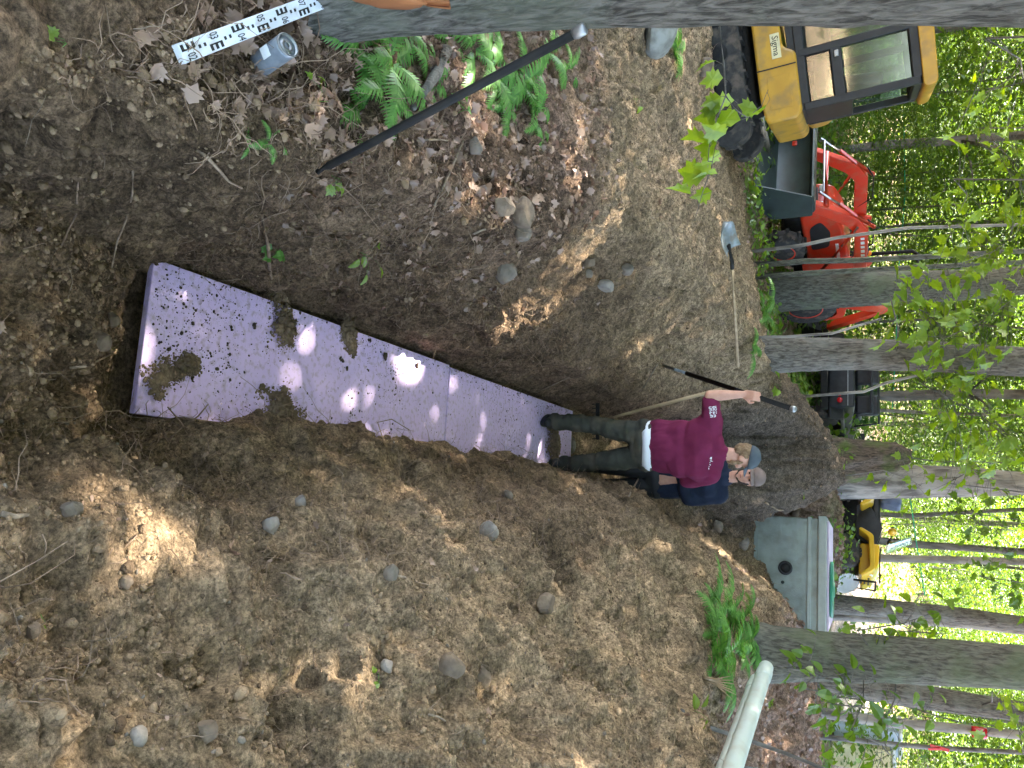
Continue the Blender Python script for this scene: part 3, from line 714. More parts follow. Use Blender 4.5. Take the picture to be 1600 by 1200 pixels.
# torn patch of bark on that trunk
def trunk_point(k, ang, extra=.0):
    c = foot + dirv * k; return c + Vector((math.cos(ang), math.sin(ang), 0)) * (.20 + extra)
mb = MB(); grid = []
for i in range(11):
    for j in range(5):
        f = i / 10; wdt = .30 * math.sin(math.pi * min(1, f * 1.15 + .08)) ** .6
        grid.append(trunk_point(.10 + f * .17, R(-38) + (j / 4 - .5) * wdt * 1.4 + .2 * f, .014 - .008 * abs(j - 2)) - o0)
mb.add(grid, [(i * 5 + j, i * 5 + j + 1, (i + 1) * 5 + j + 1, (i + 1) * 5 + j) for i in range(10) for j in range(4)])
p = mb.build('torn_bark', M_TORN, tl, True); p['label'] = 'reddish torn bark wound on the trunk'
so = p.modifiers.new('s', 'SOLIDIFY'); so.thickness = .012

big_tree('straight_tree', 'straight grey-barked tree standing left of the black parked car', [(1170, 555), (1300, 553), (1450, 556), (1600, 566)], 9.4, [56, 50, 48, 44], M_BARK, 11)
big_tree('straight_tree', 'broad straight tree trunk right behind the red tractor', [(1235, 455), (1350, 452), (1480, 446), (1600, 438)], 13.6, [62, 52, 48, 44], M_BARKG, 12)
big_tree('forest_tree', 'large furrowed tree beside the concrete tank above the ferns', [(1150, 1020), (1300, 1026), (1450, 1033), (1600, 1043)], 7.5, [82, 72, 68, 66], M_BARKG, 13, n=64, bark=.05)
big_tree('rough_tree', 'pale rough-barked tree growing behind the mossy stump', [(1290, 752), (1400, 752), (1500, 753), (1600, 756)], 14.2, [60, 52, 46, 36], M_BARKP, 14, amp=.10)
big_tree('leaning_tree', 'dark slim tree leaning right above the sunlit road', [(1310, 946), (1400, 952), (1500, 962), (1600, 975)], 15.0, [30, 27, 25, 22], M_BARK, 15)
big_tree('slim_tree', 'pale sunlit slim tree close beside the dark leaning one', [(1310, 965), (1400, 968), (1500, 974), (1600, 986)], 16.0, [15, 14, 13, 12], M_BARKP, 16, n=20)
big_tree('slim_tree', 'thin pale straight tree next to the yellow quad bike', [(1305, 871), (1400, 873), (1500, 875), (1600, 878)], 16.0, [13, 12, 11, 11], M_BARKP, 17, n=20)
big_tree('leaning_tree', 'crooked grey tree leaning right behind the leafy bush', [(1300, 1060), (1400, 1082), (1480, 1095), (1600, 1112)], 10.5, [40, 38, 34, 30], M_BARK, 18, amp=.09)
big_tree('slim_tree', 'slim smooth pale tree with a red paint mark at the far right', [(1370, 1128), (1400, 1131), (1500, 1138), (1600, 1150)], 12.5, [15, 15, 14, 13], M_BARKP, 19, n=20, bark=.01)
for (x, y, px_h, yy, lab) in ((1530, 1145, 22, 12.35, 0),):
    mb = MB(); c = atY(x, y, 12.36); mb.lathe([(.0745, -.09), (.077, -.05), (.0765, .05), (.074, .09)], (c.x, c.y + .01, c.z), n=16)
    o = mb.build('paint_band', M_REDL, BIG[-1][0], True, origin=BIG[-1][0].location); o['label'] = 'red paint mark'
mb = MB()
big_tree('slim_tree', 'thin tree with a dull red ribbon near the right picture edge', [(1370, 1168), (1450, 1168), (1600, 1176)], 15.5, [8, 7, 7], M_BARKB, 20, n=14)
c = atY(1468, 1168, 15.44); mb.box((c.x, c.y - .02, c.z), (.06, .012, .30), (0, .12, 0)); mb.box((c.x + .03, c.y - .035, c.z - .08), (.04, .01, .2), (0, -.2, .2))
o = mb.build('ribbon', M_REDL, BIG[-1][0], origin=BIG[-1][0].location, bevel=.003); o['label'] = 'red marker ribbon'
# mossy broken stump
st = [atY(1300, 722, 12.8), atY(1350, 716, 12.8), atY(1400, 712, 12.8), atY(1424, 712, 12.8)]
root = empty('broken_stump', (st[0].x, st[0].y, zg(st[0].x, st[0].y) - .15), label='mossy broken tree stump on the mound behind the men', cat='stump')
V, F = trunk_mesh([Vector((0, 0, 0))] + [p - root.location for p in st], [.36, .33, .26, .20, .08], n=48, rings=70, seed=33, amp=.35, flare=.3, bark=.10)
link_mesh('trunk', np_mesh('trunk', V, F, True), bark_mat('mossy_bark', (.16, .12, .09), (.05, .04, .03), moss=(.10, .15, .03)), root)

# saplings in front of the machines
def sapling(pix, Y, wpx, label, mat=M_BARKB, group=None, top=None):
    pts = [atY(x, y, Y) for x, y in pix]; f0 = pts[0].copy(); f0.z = zg(f0.x, f0.y) - .03
    pts = [f0] + pts[1:]
    if top: d = (pts[-1] - pts[-2]).normalized(); pts.append(pts[-1] + d * top)
    r = wpx / FPX * Y * .5
    mb = MB(); mb.tube([p - f0 for p in pts], [r * (1.15 - .5 * i / len(pts)) for i in range(len(pts))], 8)
    root = empty('sapling', f0, label=label, cat='sapling', group=group)
    mb.build('stem', mat, root, True)
    return root, pts
SAP = []
for pix, Y, wpx, lab, m, tp in (
    ([(1192, 392), (1250, 384), (1310, 371), (1420, 356), (1560, 352)], 11.0, 5, 'thin leaning sapling crossing the tractor front wheel', M_BARKP, 1.2),
    ([(1185, 414), (1260, 408), (1330, 407), (1450, 401), (1600, 392)], 11.4, 8, 'grey-green sapling right beside the tractor front wheel', M_BARKG, 2),
    ([(1190, 432), (1260, 427), (1330, 423), (1430, 418)], 11.6, 8, 'second grey-green sapling left of the broad trunk', M_BARKG, 1.5),
    ([(1170, 527), (1230, 526), (1300, 521), (1330, 512)], 8.9, 4, 'pale thin sapling against the left of the grey-barked tree', M_BARKP, .3),
    ([(1250, 620), (1300, 616), (1350, 612), (1385, 598), (1440, 585)], 10.6, 4, 'thin crooked sapling in front of the black car', M_BARKP, 1),
    ([(1280, 640), (1355, 640), (1450, 645), (1600, 650)], 19.5, 5, 'pale slender sapling standing behind the black car', M_BARKP, 2),
    ([(1325, 800), (1420, 806), (1520, 800), (1600, 796)], 22, 6, 'dark slender sapling behind the quad bike', M_BARKB, 2),
    ([(1310, 838), (1420, 850), (1600, 862)], 21, 10, 'dark upright tree behind the quad bike shield', M_BARKB, 2),
):
    SAP.append(sapling(pix, Y, wpx, lab, m, None, tp))
# bare stem arching over the white pipes
mb = MB(); pts = [hit(1066, 1112)[0]] + [atY(1098, 1133, 5.4), atY(1165, 1155, 5.3), atY(1230, 1178, 5.2), atY(1300, 1206, 5.1), atY(1400, 1270, 5.0)]
f0 = pts[0].copy(); mb.tube([p - f0 for p in pts], [.017, .016, .014, .012, .010, .006], 8)
root = empty('bare_stem', f0, label='bare grey stem arching across the white pipes', cat='sapling'); mb.build('stem', M_BARKB, root, True)
mb = MB(); pts = [hit(1062, 1182)[0]] + [atY(1090, 1185, 5.2), atY(1150, 1196, 5.1), atY(1250, 1212, 5.0)]
f0 = pts[0].copy(); mb.tube([p - f0 for p in pts], [.010, .009, .008, .005], 6)
root = empty('bare_stem', f0, label='thinner bare stem crossing the near end of the white pipes', cat='sapling'); mb.build('stem', M_BARKB, root, True)

# the wood behind: individual trees, each with trunk and leafy crown
def variant_trunk(seed, h, r):
    rs = np.random.RandomState(seed); pts = [Vector((0, 0, -.3))]; x = y = 0
    for k in range(1, 9): x += rs.normal() * .07; y += rs.normal() * .07; pts.append(Vector((x, y, h * k / 8)))
    mb = MB(); mb.tube(pts, [r * (1.25 if i == 0 else 1 - .6 * i / 8) for i in range(9)], 9)
    for k in range(7):
        i = rs.randint(2, 8); p = pts[i]; a = rs.uniform(0, 6.28); L = rs.uniform(.8, 2.0); e = p + Vector((math.cos(a) * L, math.sin(a) * L, rs.uniform(.1, .9)))
        mb.tube([p, p.lerp(e, .5) + Vector((0, 0, .08)), e], [r * .28, r * .2, .006], 5)
    return mb.mesh('trunk', True)
def variant_crown(seed, h, zlo, n, rx):
    rs = np.random.RandomState(seed); c = []
    while len(c) < n:
        z = rs.uniform(zlo, h); f = (z - zlo) / (h - zlo); rr = rx * (1 - .55 * f) * math.sqrt(rs.uniform(.02, 1)); a = rs.uniform(0, 6.28)
        c.append((rr * math.cos(a), rr * math.sin(a), z))
    c = np.array(c); keep = fbm(c, 1.1, 2, seed) > -.16; c = c[keep]
    V, F = spray_cloud(c, rs, 13, .42, (.07, .13))
    return np_mesh('crown', V, F)
TRK = [variant_trunk(200 + i, h, r) for i, (h, r) in enumerate(((9, .055), (10, .08), (8, .035), (11, .115), (7, .028)))]
CRN = [variant_crown(300 + i, *a) for i, a in enumerate(((9, .8, 620, 2.3), (10, 1.6, 640, 2.7), (8, .4, 560, 2.0), (11, 2.2, 640, 2.9), (7, .2, 480, 1.9)))]
for m in TRK: m.materials.append(M_BARKB)
for m in CRN: m.materials.append(M_LEAF)
rs = np.random.RandomState(55); nb = 0; tries = 0; spots = []
while nb < 150 and tries < 6000:
    tries += 1
    Y = 18 + 44 * rs.uniform() ** 1.15; X = rs.uniform(-.62, .62) * Y
    if abs(X) > 30 or any((X - a) ** 2 + (Y - b) ** 2 < 1.6 for a, b in spots): continue
    if 17 < Y < 27 and 2.0 < X < 9: continue             # the road
    if Y < 18.6 and -4.5 < X < 5: continue
    spots.append((X, Y)); k = rs.randint(5)
    root = empty('woodland_tree', (X, Y, zg(X, Y)), (0, 0, rs.uniform(0, 6.28)), 'leafy slender tree in the sunlit wood behind the machines', 'tree', 'trees of the wood behind')
    s = rs.uniform(.85, 1.25); root.scale = (s, s, s * rs.uniform(.9, 1.15))
    link_mesh('trunk', TRK[k], None, root); link_mesh('crown', CRN[(k + (rs.uniform() < .3)) % 5], None, root); nb += 1
k = 0
while k < 34:
    Y = rs.uniform(17.2, 27); X = rs.uniform(-.58, .58) * Y
    if (2.0 < X < 7 and Y < 26) or (Y < 18.4 and -3.6 < X < 4.5): continue
    k += 1; s = rs.uniform(.42, .75)
    root = empty('woodland_shrub', (X, Y, zg(X, Y)), (0, 0, rs.uniform(0, 6.28)), 'bushy green undergrowth shrub at the edge of the wood', 'shrub', 'shrubs at the wood edge'); root.scale = (s * 1.2, s * 1.2, s * .8)
    link_mesh('stem', TRK[4], None, root); link_mesh('crown', CRN[4] if k % 2 else CRN[2], None, root)
# the wood goes on round and behind the camera and shades the ground from the sides
for k in range(22):
    a = R(52 + 256 * (k + .5) / 22); rd = rs.uniform(6.5, 12); X, Y = math.sin(a) * rd, math.cos(a) * rd
    root = empty('woodland_tree', (X, Y, zg(X, Y)), (0, 0, rs.uniform(0, 6.28)), 'leafy slender tree in the sunlit wood behind the machines' if False else 'leafy slender tree of the wood around the clearing', 'tree', 'trees of the wood around')
    s = rs.uniform(1.0, 1.3); root.scale = (s, s, s); j = k % 5
    link_mesh('trunk', TRK[j], None, root); link_mesh('crown', CRN[j], None, root)
# far hillside wood that reads as one mass
rs = np.random.RandomState(66); n = 14000
Yf = rs.uniform(60, 100, n); Xf = rs.uniform(-.72, .72, n) * Yf; Zf = smooth_h(Xf, Yf) + rs.uniform(.3, 16, n)
V, F = spray_cloud(np.stack([Xf, Yf, Zf], 1), rs, 16, 1.0, (.3, .55), .4)
o = link_mesh('far_wood', np_mesh('far_wood', V, F), M_LEAF); tag(o, 'mass of pale green leaves of the far wood on the slope', 'wood', kind='stuff')

# canopy over the trench: gaps are left where sun comes through
SPOTS = [((600, 585), .085), ((205, 850), .20), ((130, 1110), .20), ((820, 480), .26), ((960, 330), .36), ((905, 260), .25), ((1060, 70), .30), ((740, 150), .22),
         ((1130, 870), .35), ((1240, 945), .35), ((1075, 200), .25), ((770, 300), .12), ((690, 860), .08), ((900, 760), .10)]
rs = np.random.RandomState(77); NC = 26000
cx = rs.uniform(-16, 9, NC); cy = rs.uniform(-4, 27, NC); cz = rs.uniform(9, 15, NC)
cen = np.stack([cx, cy, cz], 1); cen = cen[fbm(cen * np.array([1, 1, .4]), 2.6, 2, 5) > -.62]
CV, CF = spray_cloud(cen, rs, 11, .75, (.15, .25), .6)
mid = CV.reshape(-1, 4, 3).mean(1); keep = np.ones(len(mid), bool); tsn = np.array(TOSUN)
for si, ((px, py), rd) in enumerate(SPOTS):
    g = np.array(hit(px, py)[0]); u = mid - g; al = u @ tsn; dd = np.linalg.norm(u - al[:, None] * tsn, axis=1); keep &= ~((dd < rd * .7 + .05) & (al > 0) & (rs.uniform(size=len(mid)) < (1.0 if si == 0 else .62)))
CVq = CV.reshape(-1, 4, 3)[keep]; mid = mid[keep]
cxy = np.array([(b[1], b[2]) for b in BIG]); own = np.argmin(((mid[:, None, :2] - cxy[None]) ** 2).sum(2), 1)
for i, (root, bx, by, bz) in enumerate(BIG):
    q = CVq[own == i]
    if len(q) < 20: continue
    v = q.reshape(-1, 3) - np.array(root.location); f = np.arange(len(v)).reshape(-1, 4)
    link_mesh('crown', np_mesh('crown', v, f), M_CANOPY, root)
    mb = MB(); tip = Vector((bx, by, bz)) - root.location; cs = q.mean(1); pick_ = rs.choice(len(cs), min(9, len(cs)), replace=False)
    for k in pick_:
        e = Vector(cs[k]) - root.location; mb.tube([tip - Vector((0, 0, 1.6)), tip.lerp(e, .5) + Vector((0, 0, .2)), e], [.06, .04, .01], 6)
    mb.build('limbs', M_BARK, root, True)

# ------------------------------------------------------------------ foam boards in the trench
ROTB = -math.atan2(TD[0], TD[1])
def tw(t, s, z=0.0): return Vector((T0[0] + TD[0] * t + TS[0] * s, T0[1] + TD[1] * t + TS[1] * s, z))
def board(t0, t1, label, tilt=0.0, ds=0.0):
    c = tw((t0 + t1) / 2, ds)
    mb = MB(); mb.box((0, 0, -.015), (.612, t1 - t0, .030))
    o = mb.build('foam_board', M_FOAM, None, bevel=.004); o.location = (c.x, c.y, 0.0 + tilt); o.rotation_euler = (0, 0, ROTB)
    return tag(o, label, 'foam board', 'purple foam boards in the trench')
board(0.0, 2.43, 'purple foam board nearest the camera, sprinkled with soil')
board(2.452, 4.97, 'purple foam board further along the trench, under the man in maroon', -.004, .012)
# crumbs of soil on the boards
rs = np.random.RandomState(12); n = 11000
tt = rs.uniform(.02, 4.9, n); ss = rs.uniform(-.30, .30, n); P = np.stack([tt, ss, 0 * tt], 1)
den = sstep(-.1, .5, fbm(P, .30, 3, 7)) * (1.0 - sstep(1.6, 2.5, tt) * .80) + .06 + .9 * sstep(.20, .30, np.abs(ss)) * .4
k = rs.uniform(size=n) < den; tt = tt[k]; ss = ss[k]; sz = np.clip(rs.lognormal(math.log(.0026), .55, len(tt)), .0013, .016)
pos = np.stack([T0[0] + TD[0] * tt + TS[0] * ss, T0[1] + TD[1] * tt + TS[1] * ss, sz * .25 + .0005], 1)
V, F = lumps(pos, sz, rs, .7); o = link_mesh('soil_crumbs', np_mesh('soil_crumbs', V, F), M_DARKSOIL); tag(o, 'dark crumbs of soil sprinkled over the purple boards', 'soil', kind='stuff')
def heap(px, py, a, b, hgt, rot, label, seed, mat=M_CLOD):
    """loose soil: a core of clods with crumbs thinning out to the edge"""
    c = atZ(px, py, 0.0); rs = np.random.RandomState(seed); a *= 1.35; b *= 1.35; n = 2600
    th = rs.uniform(0, 2 * math.pi, n); rr = rs.uniform(0, 1.25, n) ** .72
    X = rr * np.cos(th) * a; Yy = rr * np.sin(th) * b; Q = np.stack([X * 1.0 + seed, Yy, 0 * X], 1)
    edge = rr + 1.1 * fbm(Q, a * .9, 4, seed); k = edge < .74 + .5 * rs.uniform(size=n) ** 3
    X, Yy, edge = X[k], Yy[k], edge[k]
    core = np.clip(1 - edge * 1.1, 0, 1)
    sz = np.clip(rs.lognormal(math.log(.0075), .5, len(X)), .003, .024) * (.45 + .75 * core)
    V, F = lumps(np.stack([X, Yy, core * hgt * rs.uniform(.35, 1, len(X)) + sz * .2], 1), sz, rs, .75)
    o = link_mesh('soil_heap', np_mesh('soil_heap', V, F), mat); o.location = (c.x, c.y, .001); o.rotation_euler = (0, 0, rot); o['kind'] = 'stuff'
    return tag(o, label, 'soil heap', 'soil heaps on the foam boards')
heap(445, 520, .17, .11, .055, .4, 'large dark soil heap at the left edge of the near foam board', 4)
heap(435, 640, .10, .13, .03, .2, 'soil slumped onto the right edge of the near foam board', 14)
heap(268, 582, .075, .10, .022, .1, 'flat soil patch near the front corner of the near foam board', 24)
heap(545, 525, .075, .055, .03, .3, 'small soil clump on the left board edge beside the large heap', 34)
heap(861, 698, .15, .10, .07, .1, 'soil heap between the boots of the man in maroon', 44, M_TAN)
for k, (px, py, r_) in enumerate(((600, 556, .022), (650, 570, .02), (395, 508, .016), (530, 560, .014), (540, 575, .012), (298, 592, .012))):
    c = atZ(px, py, 0); rs = np.random.RandomState(k); V, F = lumps(np.array([[0, 0, .006], [r_ * .8, r_ * .3, .004], [-.5 * r_, .8 * r_, .003]]), np.array([r_, r_ * .6, r_ * .5]), rs, .6)
    o = link_mesh('soil_clump', np_mesh('soil_clump', V, F), M_DARKSOIL); o.location = (c.x, c.y, .003)
    tag(o, ['dark soil clump left of the bright sun spot on the foam', 'crumbly soil clump on the foam before the board joint', 'soil clump on the foam beside the large heap', 'small soil clump in the middle of the near board', 'smaller soil clump just right of the middle one', 'soil clump near the flat patch at the board corner'][k], 'soil clump')

# ------------------------------------------------------------------ stones
def stone(px, py, size, mat, label, seed, rot=0.0, sink=.3, flat=None):
    p, nn = hit(px, py); mb = MB(); rs = np.random.RandomState(seed)
    nu, nv = 18, 11; mb.ell((0, 0, 0), size, nu, nv)
    V = np.array([tuple(v) for v in mb.v])
    # angular: clip by random planes, then roughen
    for _ in range(13):
        d = rs.normal(size=3); d /= np.linalg.norm(d); lim = (np.abs(d) @ np.array(size)) * rs.uniform(.42, .7); dd = V @ d; over = np.maximum(dd - lim, 0); V = V - over[:, None] * d * .97
    V += .05 * max(size) * fbm(V + seed, max(size) * .6, 3, seed)[:, None] * V / (np.linalg.norm(V, axis=1)[:, None] + 1e-6)
    for i, v in enumerate(V): mb.v[i] = Vector(v)
    o = sharp(mb.build('stone', mat), 32); o.location = p + nn * size[2] * (1 - 2 * sink); o.rotation_euler = (rs.uniform(-.25, .25), rs.uniform(-.25, .25), rot)
    return tag(o, label, 'stone')
stone(812, 328, (.085, .075, .06), M_STONEB, 'brown rounded stone lying against a narrow slab stone', 1, .3)
stone(780, 325, (.08, .032, .055), M_STONEB, 'narrow brown slab stone beside the rounded brown one', 2, 1.2)
stone(818, 362, (.05, .05, .04), M_STONE, 'dark stone half sunk below the two brown stones', 3, .2, .45)
stone(786, 422, (.075, .06, .06), M_STONE, 'grey lumpy stone above the lit sandy hollow of the left bank', 4, .6)
stone(945, 442, (.075, .05, .06), M_STONEW, 'pale pointed stone in the middle of the left spoil bank', 5, 1.4)
stone(976, 420, (.06, .04, .05), M_STONE, 'grey stone just beyond the pale pointed stone', 6, 1.2)
stone(921, 408, (.05, .04, .04), M_STONEB, 'brownish stone left of the pale pointed stone', 7, .4, .4)
stone(918, 428, (.04, .035, .03), M_STONE, 'small dark stone below the brownish one on the left bank', 8, .4, .4)
stone(1012, 48, (.22, .26, .15), M_LICHEN, 'large pale lichened boulder beside the leaning trunk', 9, .5, .25)
stone(1100, 108, (.10, .08, .09), M_STONEB, 'sunlit tan boulder under the drooping maple leaves', 10, .2, .3)
stone(1072, 287, (.05, .035, .035), M_STONEW, 'pinkish pale stone next to the drooping maple leaves', 11, .3)
stone(740, 228, (.05, .03, .03), M_STONE, 'small grey wedge stone on the left bank below the ferns', 12, .7)
stone(426, 820, (.042, .032, .03), M_STONEW, 'pale grey stone in the right spoil near the trench', 13, .2)
stone(466, 785, (.032, .02, .022), M_STONEW, 'small pale stone right of the near board heap', 14, .2)
stone(764, 833, (.06, .045, .05), M_STONEW, 'white quartz stone set in the right trench bank', 15, .3, .35)
stone(790, 777, (.045, .035, .04), M_STONE, 'grey-green stone in the right trench bank near the quartz', 16, .3, .35)
stone(610, 896, (.04, .03, .03), M_STONE, 'egg shaped stone on the right spoil with a root behind it', 17, .4)
stone(607, 1042, (.035, .024, .026), M_STONEW, 'pale pebble beside the green seedling on the spoil heap', 18, .8)
stone(214, 1150, (.03, .022, .02), M_STONEW, 'pale flat pebble low on the right spoil', 19, .1)
stone(322, 1145, (.035, .028, .028), M_STONEB, 'tan stone sunk in the lower right spoil', 20, .2, .4)
stone(855, 944, (.10, .05, .05), M_STONEB, 'long pale slab half buried high in the right spoil', 21, 1.5, .4)
stone(750, 1055, (.06, .05, .045), M_STONEB, 'soil covered stone in the right part of the spoil heap', 22, .5, .4)
stone(705, 1040, (.06, .05, .045), M_STONEB, 'soil covered stone next to the pale pebble higher up', 23, .9, .45)
stone(195, 910, (.022, .016, .016), M_STONEB, 'orange-brown stone at the edge of the sunlit soil', 24, .2)
stone(48, 985, (.022, .018, .016), M_STONEB, 'tan stone at the lower left of the right spoil', 25, .2)
stone(172, 500, (.03, .024, .025), M_STONEB, 'round brown stone in the slope before the boards', 26, .1, .3)
stone(151, 535, (.05, .04, .04), M_STONEB, 'soil coloured stone with a dark hollow on the near slope', 27, .1, .4)
stone(1240, 800, (.12, .09, .09), M_STONEB, 'soil covered stone on the mound left of the tank', 28, .1, .3)
stone(1160, 850, (.11, .07, .08), M_STONEW, 'grey stone below the concrete tank in the gully', 29, .3, .3)
stone(1120, 822, (.09, .05, .06), M_STONE, 'grey stone in the gully right of the second man', 30, .3, .3)
stone(890, 695, (.11, .09, .06), M_STONEW, 'pale stone on the trench floor between the legs', 31, .2, .4)
stone(110, 800, (.035, .028, .025), M_STONE, 'grey stone on the slope below the near board', 32, .3, .4)

# ------------------------------------------------------------------ single roots and sticks one can point at
def stick(name, pts, rad, mat, label, cat):
    f0 = pts[0].copy(); mb = MB(); mb.tube([p - f0 for p in pts], rad, 7); o = mb.build(name, mat, None, True); o.location = f0
    return tag(o, label, cat)
def lay(pix, rad, name, mat, label, cat, lift=.006):
    pts = [];
    for i, (x, y) in enumerate(pix):
        p, nn = hit(x, y); pts.append(p + nn * (rad + (lift if 0 < i < len(pix) - 1 else lift * .3)))
    return stick(name, pts, [rad * (1.1 - .5 * i / len(pts)) for i in range(len(pts))], mat, label, cat)
lay([(126, 250), (122, 290), (116, 330), (105, 360), (95, 385)], .0035, 'root', M_ROOT, 'thin brown root hanging from the dark hollow nearest the camera', 'root')
lay([(207, 265), (205, 300), (196, 340), (184, 375), (172, 420), (168, 436)], .0035, 'root', M_ROOTP, 'long pale root running down the near slope left of the boards', 'root')
lay([(308, 232), (325, 240), (343, 262), (360, 278), (376, 292)], .005, 'root', M_ROOTP, 'pale forked root on the leaf litter above the trench corner', 'root')
lay([(680, 318), (690, 290), (704, 262), (712, 238), (722, 218)], .006, 'stick', M_STICK, 'long pale stick lying below the black bar on the left bank', 'stick')
lay([(650, 220), (680, 216), (704, 220)], .004, 'stick', M_STICK, 'short pale stick just under the black bar', 'stick')
lay([(740, 364), (755, 358), (772, 356)], .005, 'stick', M_STICK, 'short light stick left of the narrow slab stone', 'stick')
lay([(600, 895), (630, 904), (650, 912), (668, 914)], .004, 'root', M_ROOTP, 'pale root trailing from the egg shaped stone', 'root')
lay([(668, 1115), (682, 1122), (697, 1128)], .004, 'stick', M_STICK, 'short bent stick low on the right spoil heap', 'stick')
lay([(0, 802), (20, 805), (43, 806)], .006, 'stick', M_STICK, 'stick poking in at the lower picture edge', 'stick')
lay([(108, 572), (130, 570), (152, 564), (173, 554)], .004, 'stick', M_STICK, 'pale grass stalk across the slope before the boards', 'stick')
lay([(1004, 606), (1020, 580), (1032, 558)], .009, 'stick', M_STICK, 'pale broken stick on the far left bank beside the man', 'stick')
lay([(838, 612), (850, 606), (868, 598), (890, 588)], .006, 'root', M_ROOTP, 'long thin root arching by the boot of the man in maroon', 'root')
lay([(1196, 785), (1215, 796), (1240, 795), (1275, 782)], .010, 'root', M_ROOTP, 'crooked root on the mound left of the tank', 'root')
lay([(1195, 892), (1230, 925), (1262, 955)], .010, 'stick', M_STICK, 'pale stick leaning along the right edge of the tank pit', 'stick')
for k, (a, b, r_, lab) in enumerate((((409, 340), (414, 458), .0085, 'thick root stub jutting from the left trench wall over the board'), ((476, 362), (478, 432), .006, 'shorter root stub jutting from the left wall beyond the thick one'),
                                  ((985, 770), (1020, 700), .010, 'root poking up at the right bank beside the second man'), ((470, 905), (440, 905), .004, 'thin root tip on the right spoil'))):
    p, nn = hit(*a); q0, nq = hit(*b)
    q = p.lerp(q0, .9) + (p - CP).normalized() * 0 + Vector((0, 0, .05)) if k < 2 else q0 + nq * .03
    pts = [p - (q - p) * .06, p.lerp(q, .35) + Vector((.004, 0, .008)), p.lerp(q, .7) + Vector((-.004, 0, -.004)), q]
    stick('root', pts, [r_, r_ * .95, r_ * .85, r_ * .6], M_ROOT if k != 2 else M_ROOTP, lab, 'root')
# roots poking up at the near right corner of the board
for k, pts in enumerate(([(262, 688), (285, 668), (268, 660)], [(300, 690), (283, 660), (262, 636)], [(240, 660), (218, 668), (212, 690)], [(292, 664), (310, 650), (325, 632)], [(600, 690), (590, 660), (612, 655), (640, 672)], [(736, 696), (733, 670), (722, 642)])):
    q = [hit(*pts[0])[0]]; base = q[0]
    for (x, y) in pts[1:]: q.append(atY(x, y, base.y + .03))
    stick('root', q, [.0035, .003, .0025, .0018][:len(q)], M_ROOT, ['bent root at the near right corner of the board', 'upright root by the near right corner of the board', 'root curling down the slope left of the board corner', 'root leaning over the right edge of the near board', 'wiry root looping over the near board edge', 'thin root standing over the far board'][k], 'root')

# ------------------------------------------------------------------ survey rod
pa = hit(268, 88)[0]; pb = hit(488, 4)[0]; pa.z += .022; pb.z += .03
d = (pb - pa).normalized(); L = 1.62; nrm = Vector((0, 0, 1)); sd = d.cross(nrm).normalized(); nrm = sd.cross(d).normalized()
rod = empty('survey_rod', pa, label='white survey rod with black graduations and numbers lying on dead leaves', cat='survey rod')
MR = Matrix.Identity(4)
for i, a in enumerate((d, -sd, nrm)):
    for j in range(3): MR[j][i] = a[j]
rod.matrix_world = Matrix.Translation(pa) @ MR
mb = MB(); mb.box((L / 2, 0, 0), (L, .044, .022)); mb.build('rod', M_ROD, rod, bevel=.002)
pitch = (atZ(470, 12, pa.z) - atZ(275, 85, pa.z)).length / 6.0
for k in range(int(L / pitch)):
    x0 = .004 + k * pitch; flip = 1 if k % 2 == 0 else -1; mb = MB(); zt = .0114; u = pitch / 10
    y0 = .004 * flip
    mb.box((x0 + 2.5 * u, y0 + flip * .0005, zt), (5 * u, .0035, .0008))
    for j in range(3): mb.box((x0 + (.5 + 2 * j) * u, y0 + flip * .007, zt), (u, .013, .0008))
    for j in range(2): mb.box((x0 + (6.5 + 2 * j) * u, .0015 * flip, zt), (u * .85, .008, .0008))
    vs, fs = text_mb('%02d' % (k + 2), .030, .0004)
    T = Matrix.Translation((x0 + 2.6 * u, -.0125 * flip, zt)) @ Matrix.Rotation(R(-90), 4, 'Z') @ Matrix.Diagonal((.55, 1.3, 1, 1))
    mb.add(vs, fs, T); mb.build('graduation', M_INK, rod)

# ------------------------------------------------------------------ can standing on the leaves
c, nn = hit(412, 97)
can = empty('spray_can', c + Vector((0, 0, .0)), (R(8), R(-14), .3), 'dented grey metal can standing upside down in the leaf litter', 'can')
mb = MB(); mb.lathe([(.030, -.02), (.0325, -.01), (.0325, .095), (.031, .101)], n=28); mb.build('body', M_CANB, can, True)
mb = MB(); mb.lathe([(.031, .100), (.0335, .102), (.0335, .106), (.029, .108), (.028, .101), (.020, .099), (.019, .103), (.010, .104), (.009, .100)], n=28); mb.build('rim', M_STEEL, can, True)
mb = MB(); vs, fs = text_mb('6', .016, .0004); mb.add(vs, fs, Matrix.Translation((0, 0, .1055)) @ Matrix.Rotation(-1.57, 4, 'Z')); mb.build('number', M_INK, can)
mb = MB(); mb.box((-.005, -.0322, .05), (.03, .0012, .03)); mb.build('label_patch', M_WHITE, can)

# ------------------------------------------------------------------ digging bar against the leaning tree
b0 = hit(492, 269)[0] + Vector((0, 0, .01)); b1 = atY(916, 43, 1.86)
dv = (b1 - b0); dn = dv.normalized()
bar = empty('digging_bar', b0, label='long black steel digging bar leaning against the grey trunk', cat='digging bar')
mb = MB(); mb.tube([Vector((0, 0, 0)), dv * .05, dv * .97], [.010, .0125, .0125], 8); mb.build('shaft', M_BLACK, bar, True)
mb = MB(); mb.lathe([(.0125, -.01), (.016, 0), (.016, .022), (.013, .027)], dv * .97, dn, 14); mb.build('end_cap', M_STEEL, bar, True)

